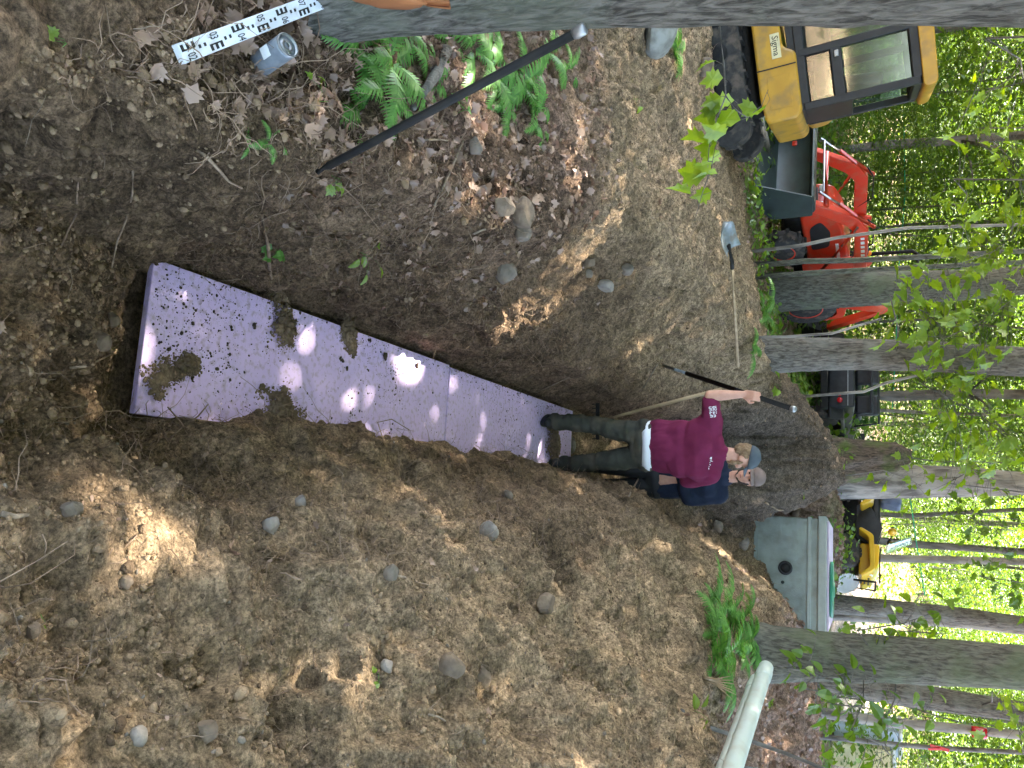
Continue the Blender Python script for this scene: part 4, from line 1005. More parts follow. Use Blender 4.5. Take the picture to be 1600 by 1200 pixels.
# ------------------------------------------------------------------ shovel on the far bank
s0, n0 = hit(1105, 352); s1, n1 = hit(1104, 572); s0 += n0 * .05; s1 += n1 * .03
pen = max(zg(*(s0.lerp(s1, f)).xy) - s0.lerp(s1, f).z for f in (.3, .4, .5, .6, .7, .8, .9)); s0.z += max(0, pen) * .6; s1.z += max(0, pen) * 1.5 + .03
sh = empty('shovel', s0, label='round point shovel with a long pale handle lying on the left bank', cat='shovel')
d = (s1 - s0).normalized(); side = d.cross(n0).normalized(); up = side.cross(d).normalized()
MS = Matrix.Identity(4)
for i, a in enumerate((side, d, up)):
    for j in range(3): MS[j][i] = a[j]
sh.matrix_world = Matrix.Translation(s0) @ MS
Lh = (s1 - s0).length; mb = MB(); ns, nl = 9, 12; g = []
for i in range(nl):
    f = i / (nl - 1); w_ = .115 * (1 - (1 - min(1, f * 1.9)) ** 2.2) ** .5 if f < .55 else .115 * (1 - .12 * (f - .55))
    for j in range(ns):
        x = (j / (ns - 1) - .5) * 2; g.append((x * max(w_, .004), -.02 + f * .29, .05 * (x * x) - .03 * math.sin(f * 3) + .045 * f))
mb.add(g, [(i * ns + j, i * ns + j + 1, (i + 1) * ns + j + 1, (i + 1) * ns + j) for i in range(nl - 1) for j in range(ns - 1)])
o = mb.build('blade', M_STEELP, sh, True); so = o.modifiers.new('s', 'SOLIDIFY'); so.thickness = .004
mb = MB(); mb.tube([(0, .22, .03), (0, .40, .055), (0, .48, .05)], [.022, .021, .019], 10); mb.build('socket', M_BLACK, sh, True)
mb = MB(); mb.tube([(0, .44, .052), (0, .9, .04), (0, max(Lh, 1.2), .02)], [.0165, .0165, .0175], 10); mb.build('handle', M_WOODH, sh, True)

# ------------------------------------------------------------------ ferns
def frond_mesh(seed, L, width):
    rs = np.random.RandomState(seed); mb = MB(); n = 22; pts = []
    for i in range(n + 1):
        f = i / n; pts.append(Vector((L * (f - .12 * f * f), 0, L * (.62 * f - .72 * f * f))))
    mb.tube(pts, [.0028 * (1.1 - f / (n + 1)) for f in range(n + 1)], 4)
    for i in range(2, n + 1):
        f = i / n; w_ = width * math.sin(math.pi * min(1, .12 + .88 * f)) ** .7 * (1.15 - .35 * f)
        d = (pts[min(i + 1, n)] - pts[i - 1]).normalized(); upn = Vector((0, 1, 0)).cross(d) * -1
        for sgn in (-1, 1):
            ax = (Vector((0, sgn, 0)) + d * (.28 + .5 * f) + Vector((0, 0, rs.uniform(-.25, .05)))).normalized(); b0_ = pts[i]
            m = 5; cw = L / n * .62; vs = []
            for k in range(m + 1):
                g_ = k / m; c_ = b0_ + ax * w_ * g_ + Vector((0, 0, -w_ * .22 * g_ * g_)); hw = cw * (1 - g_) ** .7 * (1.0 if k % 2 == 0 else .72) + .0006
                vs += [c_ - d * hw, c_ + d * hw]
            mb.add(vs, [(2 * k, 2 * k + 1, 2 * k + 3, 2 * k + 2) for k in range(m)])
    return mb.mesh('frond')
FROND = [frond_mesh(k, 1.0, w_) for k, w_ in enumerate((.20, .24, .17, .22))]
for m in FROND: m.materials.append(M_FERN)
def fern(px, py, L, n, label, seed, group=None, spread=(0, 2 * math.pi), pos=None):
    rs = np.random.RandomState(seed); p = pos or hit(px, py)[0]
    root = empty('fern', p - Vector((0, 0, .01)), label=label, cat='fern', group=group)
    for k in range(n):
        o = link_mesh('frond', FROND[rs.randint(4)], None, root); a = spread[0] + (spread[1] - spread[0]) * (k + rs.uniform(-.3, .3)) / n; s = 1.05 * L * rs.uniform(.7, 1.12)
        o.rotation_euler = (rs.uniform(-.25, .25), rs.uniform(-.45, .1), a); o.scale = (s, s, s * rs.uniform(.8, 1.2))
    return root
fern(560, 70, .22, 6, 'fern tuft nearest the can under the leaning trunk', 1)
fern(610, 95, .26, 6, 'bright fern left of the fallen lichened wood', 2)
fern(565, 175, .20, 6, 'fern just above the lower end of the black bar', 3)
fern(665, 125, .24, 6, 'dark drooping fern behind the middle of the black bar', 4)
fern(740, 75, .26, 8, 'fern clump close to the trunk above the black bar', 5)
fern(815, 130, .30, 7, 'bright fern below the upper half of the black bar', 6)
fern(838, 185, .24, 6, 'lowest bright fern on the left bank under the bar', 7)
fern(885, 110, .22, 5, 'small sunlit fern near the top of the bar', 8)
fern(1052, 80, .34, 9, 'lush fern next to the lichened boulder', 9)
fern(635, 48, .14, 5, 'fern below the torn bark on the trunk', 10)
fern(1110, 985, .52, 8, 'big fern in front of the furrowed tree', 11)
fern(1135, 955, .48, 7, 'fern reaching left over the leaf litter by the furrowed tree', 12)
fern(1110, 1020, .46, 8, 'fern between the furrowed tree and the white pipes', 13)
fern(1150, 1010, .40, 6, 'fern growing at the foot of the furrowed tree', 14)
fern(1190, 490, .55, 6, 'fern at the back bank left of the grey-barked tree', 15)
fern(1205, 470, .5, 6, 'pale fern behind the left bank near the broad trunk', 16)
fern(1175, 545, .35, 5, 'fern at the foot of the straight grey-barked tree', 17)
fern(395, 212, .09, 5, 'tiny fern seedling above the trench corner', 18)
fern(425, 222, .08, 5, 'second tiny fern seedling next to the trench corner', 19)

fern(600, 150, .24, 6, 'spreading fern between can and black bar', 30)
fern(700, 60, .22, 6, 'upright fern touching the leaning trunk', 31)
fern(770, 110, .26, 7, 'fern directly behind the upper part of the black bar', 32)
fern(860, 80, .24, 6, 'fern behind the bright end of the bar', 33)
fern(785, 160, .26, 6, 'sunlit fern on the bank edge under the black bar', 34)
fern(1105, 955, .55, 8, 'wide fern at the crest of the spoil left of the furrowed tree', 36)
fern(1125, 1035, .5, 7, 'fern hanging over the start of the white pipes', 37)
fern(1168, 1000, .45, 7, 'bright fern hugging the trunk of the furrowed tree', 38)
fern(1160, 965, .4, 6, 'fern left of the furrowed tree on the litter slope', 35)
# ------------------------------------------------------------------ seedlings and leafy branches
MAPLE = LEAF2
OVATE = np.array([(0, 0), (.16, .08), (.29, .25), (.34, .45), (.28, .66), (.15, .86), (0, 1.0), (-.15, .86), (-.28, .66), (-.34, .45), (-.29, .25), (-.16, .08)])
def one_leaf(shape, seed, droop=.25, fold=.3):
    x = shape[:, 0]; y = shape[:, 1]; mb = MB(); k = len(shape); rs = np.random.RandomState(seed)
    z = fold * np.abs(x) - droop * y * y + rs.normal(size=k) * .012
    vs = [(x[i], y[i], z[i]) for i in range(k)] + [(0, .45, -droop * .2)]
    mb.add(vs, [(i, (i + 1) % k, k) for i in range(k)])
    return mb.mesh('leaf')
LV = {'maple': [one_leaf(MAPLE, i, .3 + .1 * i, .25) for i in range(3)], 'ovate': [one_leaf(OVATE, i, .25 + .1 * i, .3) for i in range(3)]}
LVM = {}
def leafset(kind, mat):
    if (kind, mat.name) not in LVM:
        out = []
        for m in LV[kind]:
            c = m.copy(); c.name = 'leaf'; c.materials.clear(); c.materials.append(mat); out.append(c)
        LVM[(kind, mat.name)] = out
    return LVM[(kind, mat.name)]
def leafy(name, pts, label, cat, nleaf, size, kind, mat, seed, r=.004, spread=.12, stemmat=None, group=None, hang=.3, flat=False, start=.15):
    """a twig through pts with single leaves, each its own part"""
    rs = np.random.RandomState(seed); f0 = pts[0].copy(); P = [p - f0 for p in pts]
    root = empty(name, f0, label=label, cat=cat, group=group)
    mb = MB(); mb.tube(P, [r * (1 - .7 * i / (len(P) - 1)) for i in range(len(P))], 6)
    ms = leafset(kind, mat); leaves = []
    for k in range(nleaf):
        u = (start + (1 - start) * (k + rs.uniform(0, .9)) / nleaf) * (len(P) - 1); i = min(int(u), len(P) - 2); p = P[i].lerp(P[i + 1], u - i)
        off = Vector((rs.normal(), rs.normal(), rs.normal() * .6)) * spread; q = p + off
        mb.tube([p, p.lerp(q, .6) + Vector((0, 0, .01)), q], [r * .35, r * .3, r * .25], 4)
        leaves.append((q, off))
    mb.build('twig', stemmat or M_BARKB, root, True)
    for q, off in leaves:
        o = link_mesh('leaf', ms[rs.randint(3)], None, root); o.location = q; a = math.atan2(off.y, off.x) - math.pi / 2
        o.rotation_euler = Euler((rs.normal() * .3 - hang, rs.normal() * .35, a + rs.normal() * .4)); s = size * rs.uniform(.65, 1.15); o.scale = (s, s, s)
    return root
# maple twigs drooping from the leaning trunk
leafy('maple_branch', [atY(1124, 42, 2.5), atY(1131, 100, 2.6), atY(1134, 150, 2.65), atY(1120, 185, 2.7), atY(1108, 230, 2.7), atY(1106, 262, 2.7)], 'drooping maple twig hanging nearest the leaning trunk', 'branch', 8, .105, 'maple', M_LEAFY, 1, .004, .035, hang=1.2, start=.2)
leafy('maple_branch', [atY(1134, 150, 2.7), atY(1150, 172, 2.75), atY(1168, 184, 2.8), atY(1190, 165, 2.8), atY(1200, 140, 2.8)], 'maple twig with hanging leaves in front of the excavator', 'branch', 5, .115, 'maple', M_LEAFY, 2, .003, .035, hang=1.3)
leafy('maple_branch', [atY(1120, 215, 2.75), atY(1112, 260, 2.8), atY(1098, 300, 2.8), atY(1085, 345, 2.8)], 'lower maple twig with leaves above the shovel blade', 'branch', 5, .10, 'maple', M_LEAFY, 3, .003, .03, hang=1.3)
for k, (px, py, n, s, lab) in enumerate(((562, 395, 6, .055, 'bright green seedling on the left trench wall'), (430, 390, 4, .06, 'dark green seedling beside the thick root stub'), (990, 155, 3, .07, 'small maple seedling above the tan spoil'),
        (592, 1052, 2, .035, 'tiny green seedling in the middle of the right spoil'), (104, 67, 2, .03, 'small green leaf sprig in the lower left leaf litter'), (492, 160, 3, .03, 'three small green leaves right of the can'), (67, 958, 1, .028, 'single green leaf fallen on the right spoil'),
        (515, 275, 4, .04, 'green seedling at the lower tip of the black bar'), (715, 175, 4, .05, 'green seedling beneath the middle of the black bar'), (1085, 1110, 5, .09, 'broad leaved seedling in front of the white pipes'), (1205, 1005, 3, .08, 'green sprout in the litter by the furrowed tree'),
        (1200, 1100, 3, .09, 'green sprout on the litter behind the white pipes'), (1210, 600, 5, .12, 'bright seedlings on the bank right of the grey-barked tree'), (1238, 860, 1, .08, 'lone green leaf on the berm above the tank'), (1255, 770, 2, .08, 'small green sprout on top of the mound'))):
    p, nn = hit(px, py); q = p + Vector((.01, -.02, .05 if n > 2 else .012)) + nn * .01
    leafy('seedling', [p - nn * .01, p.lerp(q, .5), q + Vector((.01, -.01, .02 if n > 2 else .004))], lab, 'seedling', n, s, 'maple' if k % 3 else 'ovate', M_FERN if k in (1, 8) else M_LEAFY, 20 + k, .0018, .035 if n > 2 else .012, M_FERN, hang=.1)
# broad-leaved bush right of the furrowed tree and sprays in the upper picture
def spray(px, py, px2, py2, Y, label, n, size, mat, seed, kind='ovate', spread=.16, dY=.4):
    a = atY(px, py, Y); b = atY(px2, py2, Y + dY); m = a.lerp(b, .5) + Vector((0, 0, .08))
    # the branch grows from the nearest trunk, or from the ground as a thin stem
    best = None
    for root, bx, by, bz in BIG:
        f = (a.z + .1 - root.location.z) / max(bz - root.location.z, .1); q = root.location.lerp(Vector((bx, by, bz)), min(max(f, 0), 1)); d_ = (q - a).length
        if d_ < 1.9 and (best is None or d_ < best[0]): best = (d_, q)
    if best: s0_ = best[1]
    else: s0_ = Vector((a.x + .5, a.y + .7, 9.4)) if px > 1450 else Vector((a.x + .15, a.y + .2, zg(a.x + .15, a.y + .2) - .02))   # hangs from the canopy, or stands on the ground
    return leafy('leafy_branch', [s0_, s0_.lerp(a, .55) + Vector((.03, 0, .05)), a, a.lerp(m, .5), m, m.lerp(b, .5), b], label, 'branch', n, size, kind, mat, seed, .009, spread, hang=.35, start=.36)
spray(1215, 1040, 1290, 1060, 6.6, 'low leafy branch at the foot of the furrowed tree', 16, .13, M_LEAF, 61)
spray(1250, 1075, 1345, 1090, 6.8, 'leafy bush branch right of the furrowed tree', 20, .14, M_LEAF, 62)
spray(1300, 1100, 1400, 1110, 7.0, 'leafy bush branch before the crooked leaning tree', 20, .14, M_LEAF, 63)
spray(1330, 1140, 1390, 1180, 7.0, 'leafy bush branch hanging at the right picture edge', 16, .14, M_LEAF, 64)
spray(1380, 1130, 1450, 1105, 7.4, 'bush branch crossing the pale slim tree', 14, .13, M_LEAF, 65)
spray(1340, 985, 1450, 960, 7.3, 'light green leafy branch in front of the dark leaning tree', 22, .13, M_LEAFY, 66)
spray(1400, 985, 1480, 990, 7.5, 'leafy branch beside the furrowed tree upper left edge', 14, .12, M_LEAF, 67)
spray(1390, 460, 1480, 520, 8.4, 'sunlit maple spray hanging left of the grey-barked tree', 60, .165, M_LEAFY, 68, 'maple', .2)
spray(1450, 540, 1580, 470, 8.6, 'upper maple spray between the two straight trees', 75, .165, M_LEAFY, 69, 'maple', .24)
spray(1480, 420, 1590, 370, 9.2, 'yellow-green maple spray over the broad trunk', 55, .165, M_LEAFY, 70, 'maple', .24)
spray(1440, 600, 1570, 680, 9.0, 'sunlit maple spray right of the grey-barked tree', 75, .165, M_LEAFY, 71, 'maple', .3)
spray(1490, 280, 1500, 330, 7.6, 'maple leaf cluster hanging above the tractor', 12, .14, M_LEAFY, 72, 'maple', .12)
spray(1540, 60, 1600, 130, 5.5, 'leafy spray above the excavator roof', 18, .11, M_LEAFY, 73, 'maple', .2)
spray(1480, 755, 1560, 700, 11, 'leafy spray crossing the pale rough tree', 50, .14, M_LEAFY, 74, 'maple', .3)
spray(1380, 735, 1440, 760, 12, 'leaves sprouting beside the mossy stump', 18, .14, M_LEAFY, 75, 'maple', .22)
spray(1500, 800, 1590, 860, 12, 'leafy spray high over the quad bike', 45, .15, M_LEAF, 76, 'maple', .35)
spray(1530, 900, 1600, 930, 12, 'leafy spray above the sunlit road', 22, .15, M_LEAF, 77, 'maple', .3)
spray(1550, 1080, 1600, 1180, 9, 'leafy spray at the upper right corner', 24, .14, M_LEAFY, 78, 'maple', .28)
spray(1530, 200, 1600, 300, 9, 'leafy spray between excavator and tractor treetops', 50, .14, M_LEAFY, 79, 'maple', .3)

# ------------------------------------------------------------------ concrete tank in its pit
tk = empty('concrete_tank', (2.40, 10.38, 0), (0, 0, R(-12)), 'grey-green concrete septic tank set in the dug pit', 'tank')
mb = MB(); mb.box((0, 1.1, 1.46), (1.40, 2.2, 1.28)); mb.build('body', M_CONC, tk, bevel=.02)
mb = MB(); mb.box((0, 1.1, 2.135), (1.47, 2.28, .10)); mb.build('lid', M_CONCL, tk, bevel=.012)
mb = MB(); mb.box((0, -.006, 1.985), (1.43, .03, .05)); mb.build('rim_band', M_CONCL, tk, bevel=.008)
mb = MB(); mb.box((-.42, -.01, 1.33), (.64, .03, .05)); mb.build('lower_ledge', M_CONC, tk, bevel=.008)
pz = 1.70
mb = MB(); mb.lathe([(.062, 0), (.085, 0), (.088, .02), (.07, .03), (.062, .028), (.062, 0)], (-.05, -.004, pz), (0, -1, 0), 24); mb.build('pipe_seal', M_BLACKM, tk, True)
mb = MB(); mb.lathe([(.060, .004), (.058, .016)], (-.05, -.002, pz), (0, -1, 0), 20); o = mb.build('pipe_opening', M_INK, tk, True); o['label'] = 'dark round pipe opening'
mb = MB(); mb.lathe([(.022, 0), (.02, .006)], (.13, -.003, pz - .03), (0, -1, 0), 14); mb.build('plug', M_DGREEN, tk, True)
mb = MB(); mb.box((0, 1.2, 2.199), (1.36, 2.1, .022)); o = mb.build('foam_sheet', pm('dusty_foam', (.50, .42, .52), (.42, .35, .43), 6), None, bevel=.004); o.parent = None
o.location = tk.location; o.rotation_euler = tk.rotation_euler; tag(o, 'thin purple foam sheet lying on the concrete tank lid', 'foam board')
o = MB().lathe([(.34, 0), (.36, .01), (.36, .035), (.33, .045), (.10, .05), (.09, .06), (.05, .06)], (.18, .55, 2.212), n=28).build('tank_cover', M_GREENP, None, True)
o.location = tk.location; o.rotation_euler = tk.rotation_euler; tag(o, 'green round plastic access cover on top of the tank', 'cover')

# ------------------------------------------------------------------ white pipes
def pipe(a, b, r, label):
    f0 = a.copy(); d = (b - a); dn = d.normalized(); L = d.length; root = empty('plastic_pipe', f0, label=label, cat='pipe', group='white pipes by the furrowed tree')
    mb = MB(); mb.lathe([(r * .9, .0), (r, .0), (r, L), (r * .9, L), (r * .9, L - .06), (.004, L - .06)], (0, 0, 0), dn, 24); sharp(mb.build('tube', M_PIPE, root), 40)
    mb = MB(); mb.lathe([(r * 1.0, .10), (r * 1.09, .11), (r * 1.09, .24), (r, .26)], (0, 0, 0), dn, 24); mb.build('socket', M_PIPE, root, True)
    return root
p1 = hit(1132, 1056)[0]; p2 = hit(1096, 1225)[0]; dd = (p2 - p1); p2 = p1 + dd.normalized() * 3.0
p1.z = zg(p1.x, p1.y); p2.z = max(zg(p2.x, p2.y), p1.z - .25); pen = max(max(zg(*(p1.lerp(p2, f) + Vector((ox, oy, 0))).xy) for ox, oy in ((0, 0), (.06, .03), (-.05, -.03))) - p1.lerp(p2, f).z for f in (0, .1, .2, .3, .4, .5, .6, .7, .8)); p1.z += pen * .8; p2.z += pen; pn = Vector((dd.y, -dd.x, 0)).normalized()
if pn.y < 0: pn = -pn
pipe(p1 + Vector((0, 0, .075)), p2 + Vector((0, 0, .075)), .052, 'white plastic pipe lying nearer the trench')
pipe(p1 + pn * .105 + Vector((0, 0, .14)), p2 + pn * .105 + Vector((0, 0, .14)), .052, 'white plastic pipe lying behind the nearer one')
# splintered wood by the pipes
q, nn = hit(1098, 1058); mb = MB()
for k in range(7): mb.tube([(0, 0, -.02), (-.02 + .012 * k, -.05 + .01 * k, .10), (-.06 + .025 * k, -.06, .20 + .02 * (k % 3))], [.007, .006, .001], 4)
o = mb.build('splintered_stub', M_WOODH, None, True); o.location = q; tag(o, 'splintered pale sapling stub between fern and pipes', 'stub')
# fallen lichened wood by the ferns
a = hit(690, 80)[0]; b = hit(640, 170)[0]
stick('fallen_branch', [a + Vector((0, 0, .02)), a.lerp(b, .4) + Vector((0, 0, .035)), b + Vector((0, 0, .015))], [.026, .022, .012], M_BARK, 'lichened grey branch lying among the ferns', 'branch')
a = hit(1120, 70)[0]; b = hit(1195, 260)[0]
stick('fallen_log', [a + Vector((0, 0, .10)), a.lerp(b, .5) + Vector((0, 0, .10)), b + Vector((0, 0, .06))], [.16, .14, .10], M_BARKP, 'grey weathered log before the excavator tracks', 'log')

# ------------------------------------------------------------------ excavator
def rounded(pts, r, n=3):
    out = []
    m = len(pts)
    for i in range(m):
        p = Vector(pts[i]).to_2d(); a = (Vector(pts[i - 1]).to_2d() - p); b = (Vector(pts[(i + 1) % m]).to_2d() - p)
        rr = min(r, a.length * .45, b.length * .45); a = p + a.normalized() * rr; b = p + b.normalized() * rr
        for k in range(n + 1):
            t = k / n; out.append(tuple(a * (1 - t) ** 2 + p * 2 * t * (1 - t) + b * t * t))
    return out
ex_p = atY(1145, 120, 9.9); EXZ = zg(-3.7, 9.9)
ex = empty('excavator', (-3.90, 9.8, zg(-3.9, 9.8) - .14), (0, R(-6), R(8)), 'yellow compact excavator with black framed cab at the left', 'excavator')
# local: x right, y away; the cab's side faces the camera
for sy in (-.55, .62):
    prof = rounded([(-1.15, .0), (1.0, .0), (1.08, .22), (.95, .46), (-1.05, .46), (-1.2, .24)], .16, 4)
    mb = MB(); mb.prism(prof, 'y', sy - .17, sy + .17); tr = mb.build('track', M_TYRE, ex, bevel=.015)
    mb = MB()
    for k in range(24):
        u = k / 24 * 4.4
        if u < 2.0: mb.box((-1.0 + u, sy, -.005), (.035, .35, .03))
        elif u < 2.3: mb.box((1.06, sy, .05 + (u - 2) * 1.2), (.03, .35, .035))
        elif u < 4.2: mb.box((.9 - (u - 2.3), sy, .467), (.035, .35, .03))
    mb.build('grouser', M_TYRE, tr)['kind'] = 'stuff'
    for xx in (-.85, -.4, 0, .4, .78):
        mb = MB(); mb.lathe([(.11, -.19), (.11, .19), (.05, .2)], (xx, sy, .20), (0, -1, 0), 14); mb.build('roller', M_BLACK, tr, True)
mb = MB(); mb.box((0, .03, .40), (1.2, .9, .28)); mb.build('undercarriage', M_BLACK, ex, bevel=.03)
mb = MB(); prof = rounded([(-1.0, .60), (.66, .60), (.92, .64), (.92, .97), (.86, 1.03), (.20, 1.03), (.12, .90), (-1.0, .88)], .05); mb.prism(prof, 'y', -.76, .78); mb.build('house', M_YEL, ex, bevel=.03, seg=3)
mb = MB(); prof = rounded([(-.05, 1.02), (.84, 1.02), (.82, 1.3), (.62, 1.42), (-.05, 1.42)], .1); mb.prism(prof, 'y', .38, .78); mb.build('engine_cover', M_YEL, ex, bevel=.03)
mb = MB(); mb.box((.33, -.764, .81), (.012, .008, .42)); mb.build('panel_gap', M_INK, ex)
mb = MB(); mb.box((.60, -.762, .82), (.36, .006, .24)); mb.build('access_panel', M_YEL, ex, bevel=.003)
mb = MB(); mb.box((.10, -.765, .83), (.27, .01, .10)); lb = mb.build('maker_plate', M_LABEL, ex, bevel=.002)
vs, fs = text_mb('Sigma', .095, .001); mb = MB(); mb.add(vs, fs, Matrix.Translation((.10, -.7715, .83)) @ Matrix.Rotation(R(90), 4, 'X')); mb.build('lettering', M_INK, lb)
# cab frame
X0, X1, ZB, ZT, Y0, Y1 = -.34, .82, 1.05, 2.22, -.70, .24
mb = MB(); mb.box(((X0 + X1) / 2, (Y0 + Y1) / 2, ZB - .05), (1.22, .96, .12)); mb.build('cab_floor', M_BLACKM, ex, bevel=.01)
def bars(lst, name, mat, bev=.012):
    mb = MB()
    for c, s_ in lst: mb.box(c, s_)
    return mb.build(name, mat, ex, bevel=bev)
for yy in (Y0, Y1):
    bars([((X0, yy, (ZB + ZT) / 2), (.075, .07, ZT - ZB)), ((X1, yy, (ZB + ZT) / 2), (.085, .07, ZT - ZB)), ((.24, yy, (ZB + ZT) / 2), (.085, .07, ZT - ZB)), ((.24, yy, ZT - .03), (1.1, .066, .10)), ((.24, yy, ZB + .02), (1.1, .066, .10)), ((.53, yy, ZB + .38), (.53, .064, .12))], 'cab_frame', M_BLACKM)
for it in (((X0, -.23, ZT - .03), (.07, .9, .09)), ((X0, -.23, ZB + .02), (.07, .9, .09)), ((X1, -.23, ZT - .03), (.07, .9, .09)), ((X1, -.23, ZB + .25), (.07, .9, .5))): bars([it], 'cab_crossbar', M_BLACKM)
prof = rounded([(X0 - .10, ZT + .01), (X1 + .10, ZT + .01), (X1 + .08, ZT + .15), (X0 - .02, ZT + .17)], .06); mb = MB(); mb.prism(prof, 'y', Y0 - .06, Y1 + .06); mb.build('roof', M_YEL, ex, bevel=.03, seg=3)
for (xa, xb, za, zb) in ((.29, .77, ZB + .45, ZT - .09), (.29, .77, ZB + .08, ZB + .31), (X0 + .05, .19, ZB + .1, ZT - .09)):
    mb = MB(); mb.box(((xa + xb) / 2, Y0 + .01, (za + zb) / 2), (xb - xa, .01, zb - za)); mb.build('window_pane', M_GLASS, ex)
    mb = MB(); mb.box(((xa + xb) / 2, Y1, (za + zb) / 2), (xb - xa, .01, zb - za)); mb.build('window_pane', M_GLASS, ex)
mb = MB(); mb.box((X0, -.23, 1.62), (.01, .84, 1.0)); mb.build('windscreen', M_GLASS, ex)
mb = MB(); mb.box((.34, Y0 - .04, ZB + .385), (.07, .02, .05)); mb.build('door_handle', M_STEEL, ex, bevel=.008)
mb = MB(); mb.box((.38, -.25, 1.26), (.48, .48, .16)); mb.box((.60, -.25, 1.59), (.12, .44, .58), (0, .12, 0)); mb.build('seat', M_BLACKM, ex, bevel=.05, seg=3)
for yy in (-.48, .02): mb = MB(); mb.box((.08, yy, 1.25), (.4, .16, .30)); mb.tube([(-.04, yy, 1.36), (-.07, yy, 1.62)], .018, 8); mb.build('control_console', M_BLACKM, ex, bevel=.02)
mb = MB(); mb.tube([(X0 + .04, Y0 - .05, 1.1), (X0 + .02, Y0 - .10, 1.15), (X0 + .02, Y0 - .10, 1.9), (X0 + .04, Y0 - .05, 1.95)], .014, 8); mb.build('grab_rail', M_BLACKM, ex, True)
# boom, arm and bucket out to the left of the frame
mb = MB(); mb.prism(rounded([(-1.0, .72), (-1.35, 1.75), (-2.15, 2.35), (-2.3, 2.22), (-1.62, 1.62), (-1.25, .62)], .12), 'y', -.11, .11); mb.build('boom', M_YEL, ex, bevel=.012)
mb = MB(); mb.prism(rounded([(-2.05, 2.5), (-2.32, 2.42), (-2.75, .85), (-2.62, .80)], .08), 'y', -.09, .09); mb.build('dipper_arm', M_YEL, ex, bevel=.012)
mb = MB(); mb.tube([(-1.25, 0, 1.1), (-1.9, 0, 2.0)], .045, 10); mb.tube([(-1.9, 0, 2.42), (-2.5, 0, 1.5)], .04, 10); mb.build('hydraulic_ram', M_STEEL, ex, True)
mb = MB(); mb.prism(rounded([(-2.75, .85), (-2.55, .80), (-2.2, .55), (-2.15, .25), (-2.45, .12), (-2.85, .35)], .1), 'y', -.28, .28); mb.build('bucket', M_BLACK, ex, bevel=.02)
mb = MB(); mb.prism(rounded([(-1.35, .05), (-1.42, .05), (-1.48, .25), (-1.40, .45), (-1.35, .45), (-1.41, .25)], .02), 'y', -.78, .82); mb.build('dozer_blade', M_YEL, ex, bevel=.008)
for yy in (-.3, .35): mb = MB(); mb.box((-1.2, yy, .25), (.36, .1, .12)); mb.build('blade_arm', M_BLACK, ex, bevel=.01)

# ------------------------------------------------------------------ tractor
HEAD = math.atan2(.45, -.89)      # forward = (-.45,-.89)
tx, ty = -2.35, 14.4
tr = empty('tractor', (tx, ty, zg(tx, ty) - .03), (0, 0, math.atan2(-.45, .89) * 1.0 + math.pi), 'red compact tractor with black front bucket behind the excavator', 'tractor')
tr.rotation_euler = (R(-3), 0, math.atan2(-.89, -.45) - math.pi / 2)     # local +y is forward
def wheel(parent, c, r, wd, rim_mat, lugs=22, name='wheel'):
    wl = MB().lathe([(r * .55, -wd / 2), (r * .9, -wd / 2), (r, -wd * .36), (r * 1.0, wd * .36), (r * .9, wd / 2), (r * .55, wd / 2)], c, (1, 0, 0), 28).build(name, M_TYRE, parent, True)
    mb = MB()
    for k in range(lugs):
        a = 2 * math.pi * k / lugs; s_ = 1 if k % 2 else -1
        mb.box((c[0] + s_ * wd * .22, c[1] + math.cos(a) * r * 1.005, c[2] + math.sin(a) * r * 1.005), (wd * .52, .05, .035), (a + math.pi / 2 + .0, 0, .5 * s_))
    mb.build('tread', M_TYRE, wl)
    for sg in (-1, 1):
        MB().lathe([(r * .56, 0), (r * .55, .03), (r * .45, .0), (r * .40, -.06), (r * .16, -.05), (r * .14, .0), (.02, .01)], (c[0] + sg * wd * .44, c[1], c[2]), (sg, 0, 0), 24).build('rim', rim_mat, wl, True)
    return wl
wheel(tr, (-.56, .85, .34), .34, .24, M_RED); wheel(tr, (.56, .85, .34), .34, .24, M_RED)
wheel(tr, (-.60, -.75, .52), .54, .34, M_RED); wheel(tr, (.60, -.75, .52), .54, .34, M_RED)
mb = MB(); mb.box((0, .1, .52), (.40, 2.0, .34)); mb.box((0, .85, .36), (1.0, .14, .14)); mb.box((0, -.75, .5), (1.0, .18, .18)); mb.build('chassis', M_BLACK, tr, bevel=.03)
prof = rounded([(-.1, .62), (1.28, .62), (1.36, .85), (1.28, 1.12), (.9, 1.24), (-.1, 1.30)], .12, 4); mb = MB(); mb.prism(prof, 'x', -.30, .30); hood = mb.build('hood', M_RED, tr, bevel=.05, seg=4)
for sx in (-1, 1):
    mb = MB(); prof = rounded([(.35, .72), (.95, .74), (1.1, .92), (.8, 1.05), (.4, 1.0)], .08); mb.prism(prof, 'x', sx * .296, sx * .306); mb.build('side_grille', M_BLACKM, hood, bevel=.003)
    mb = MB(); mb.box((sx * .303, .25, 1.12), (.008, .45, .05)); mb.build('decal', M_WHITE, hood)
    mb = MB(); mb.ell((sx * .17, 1.335, .96), (.09, .03, .055)); mb.build('headlight', M_WHITE, hood, True)
mb = MB(); mb.box((0, 1.345, .80), (.4, .03, .20)); mb.build('front_grille', M_BLACKM, hood, bevel=.01)
for sx in (-1, 1):
    mb = MB(); prof = rounded([(-1.25, .75), (-1.15, 1.12), (-.75, 1.22), (-.35, 1.12), (-.25, .7), (-.35, .68), (-.5, 1.02), (-1.05, 1.02)], .06); mb.prism(prof, 'x', sx * .38, sx * .74); mb.build('fender', M_RED, tr, bevel=.015)
mb = MB(); mb.box((0, -.62, 1.02), (.46, .42, .12)); mb.box((0, -.84, 1.28), (.44, .10, .46), (-.15, 0, 0)); mb.build('seat', M_BLACKM, tr, bevel=.04, seg=3)
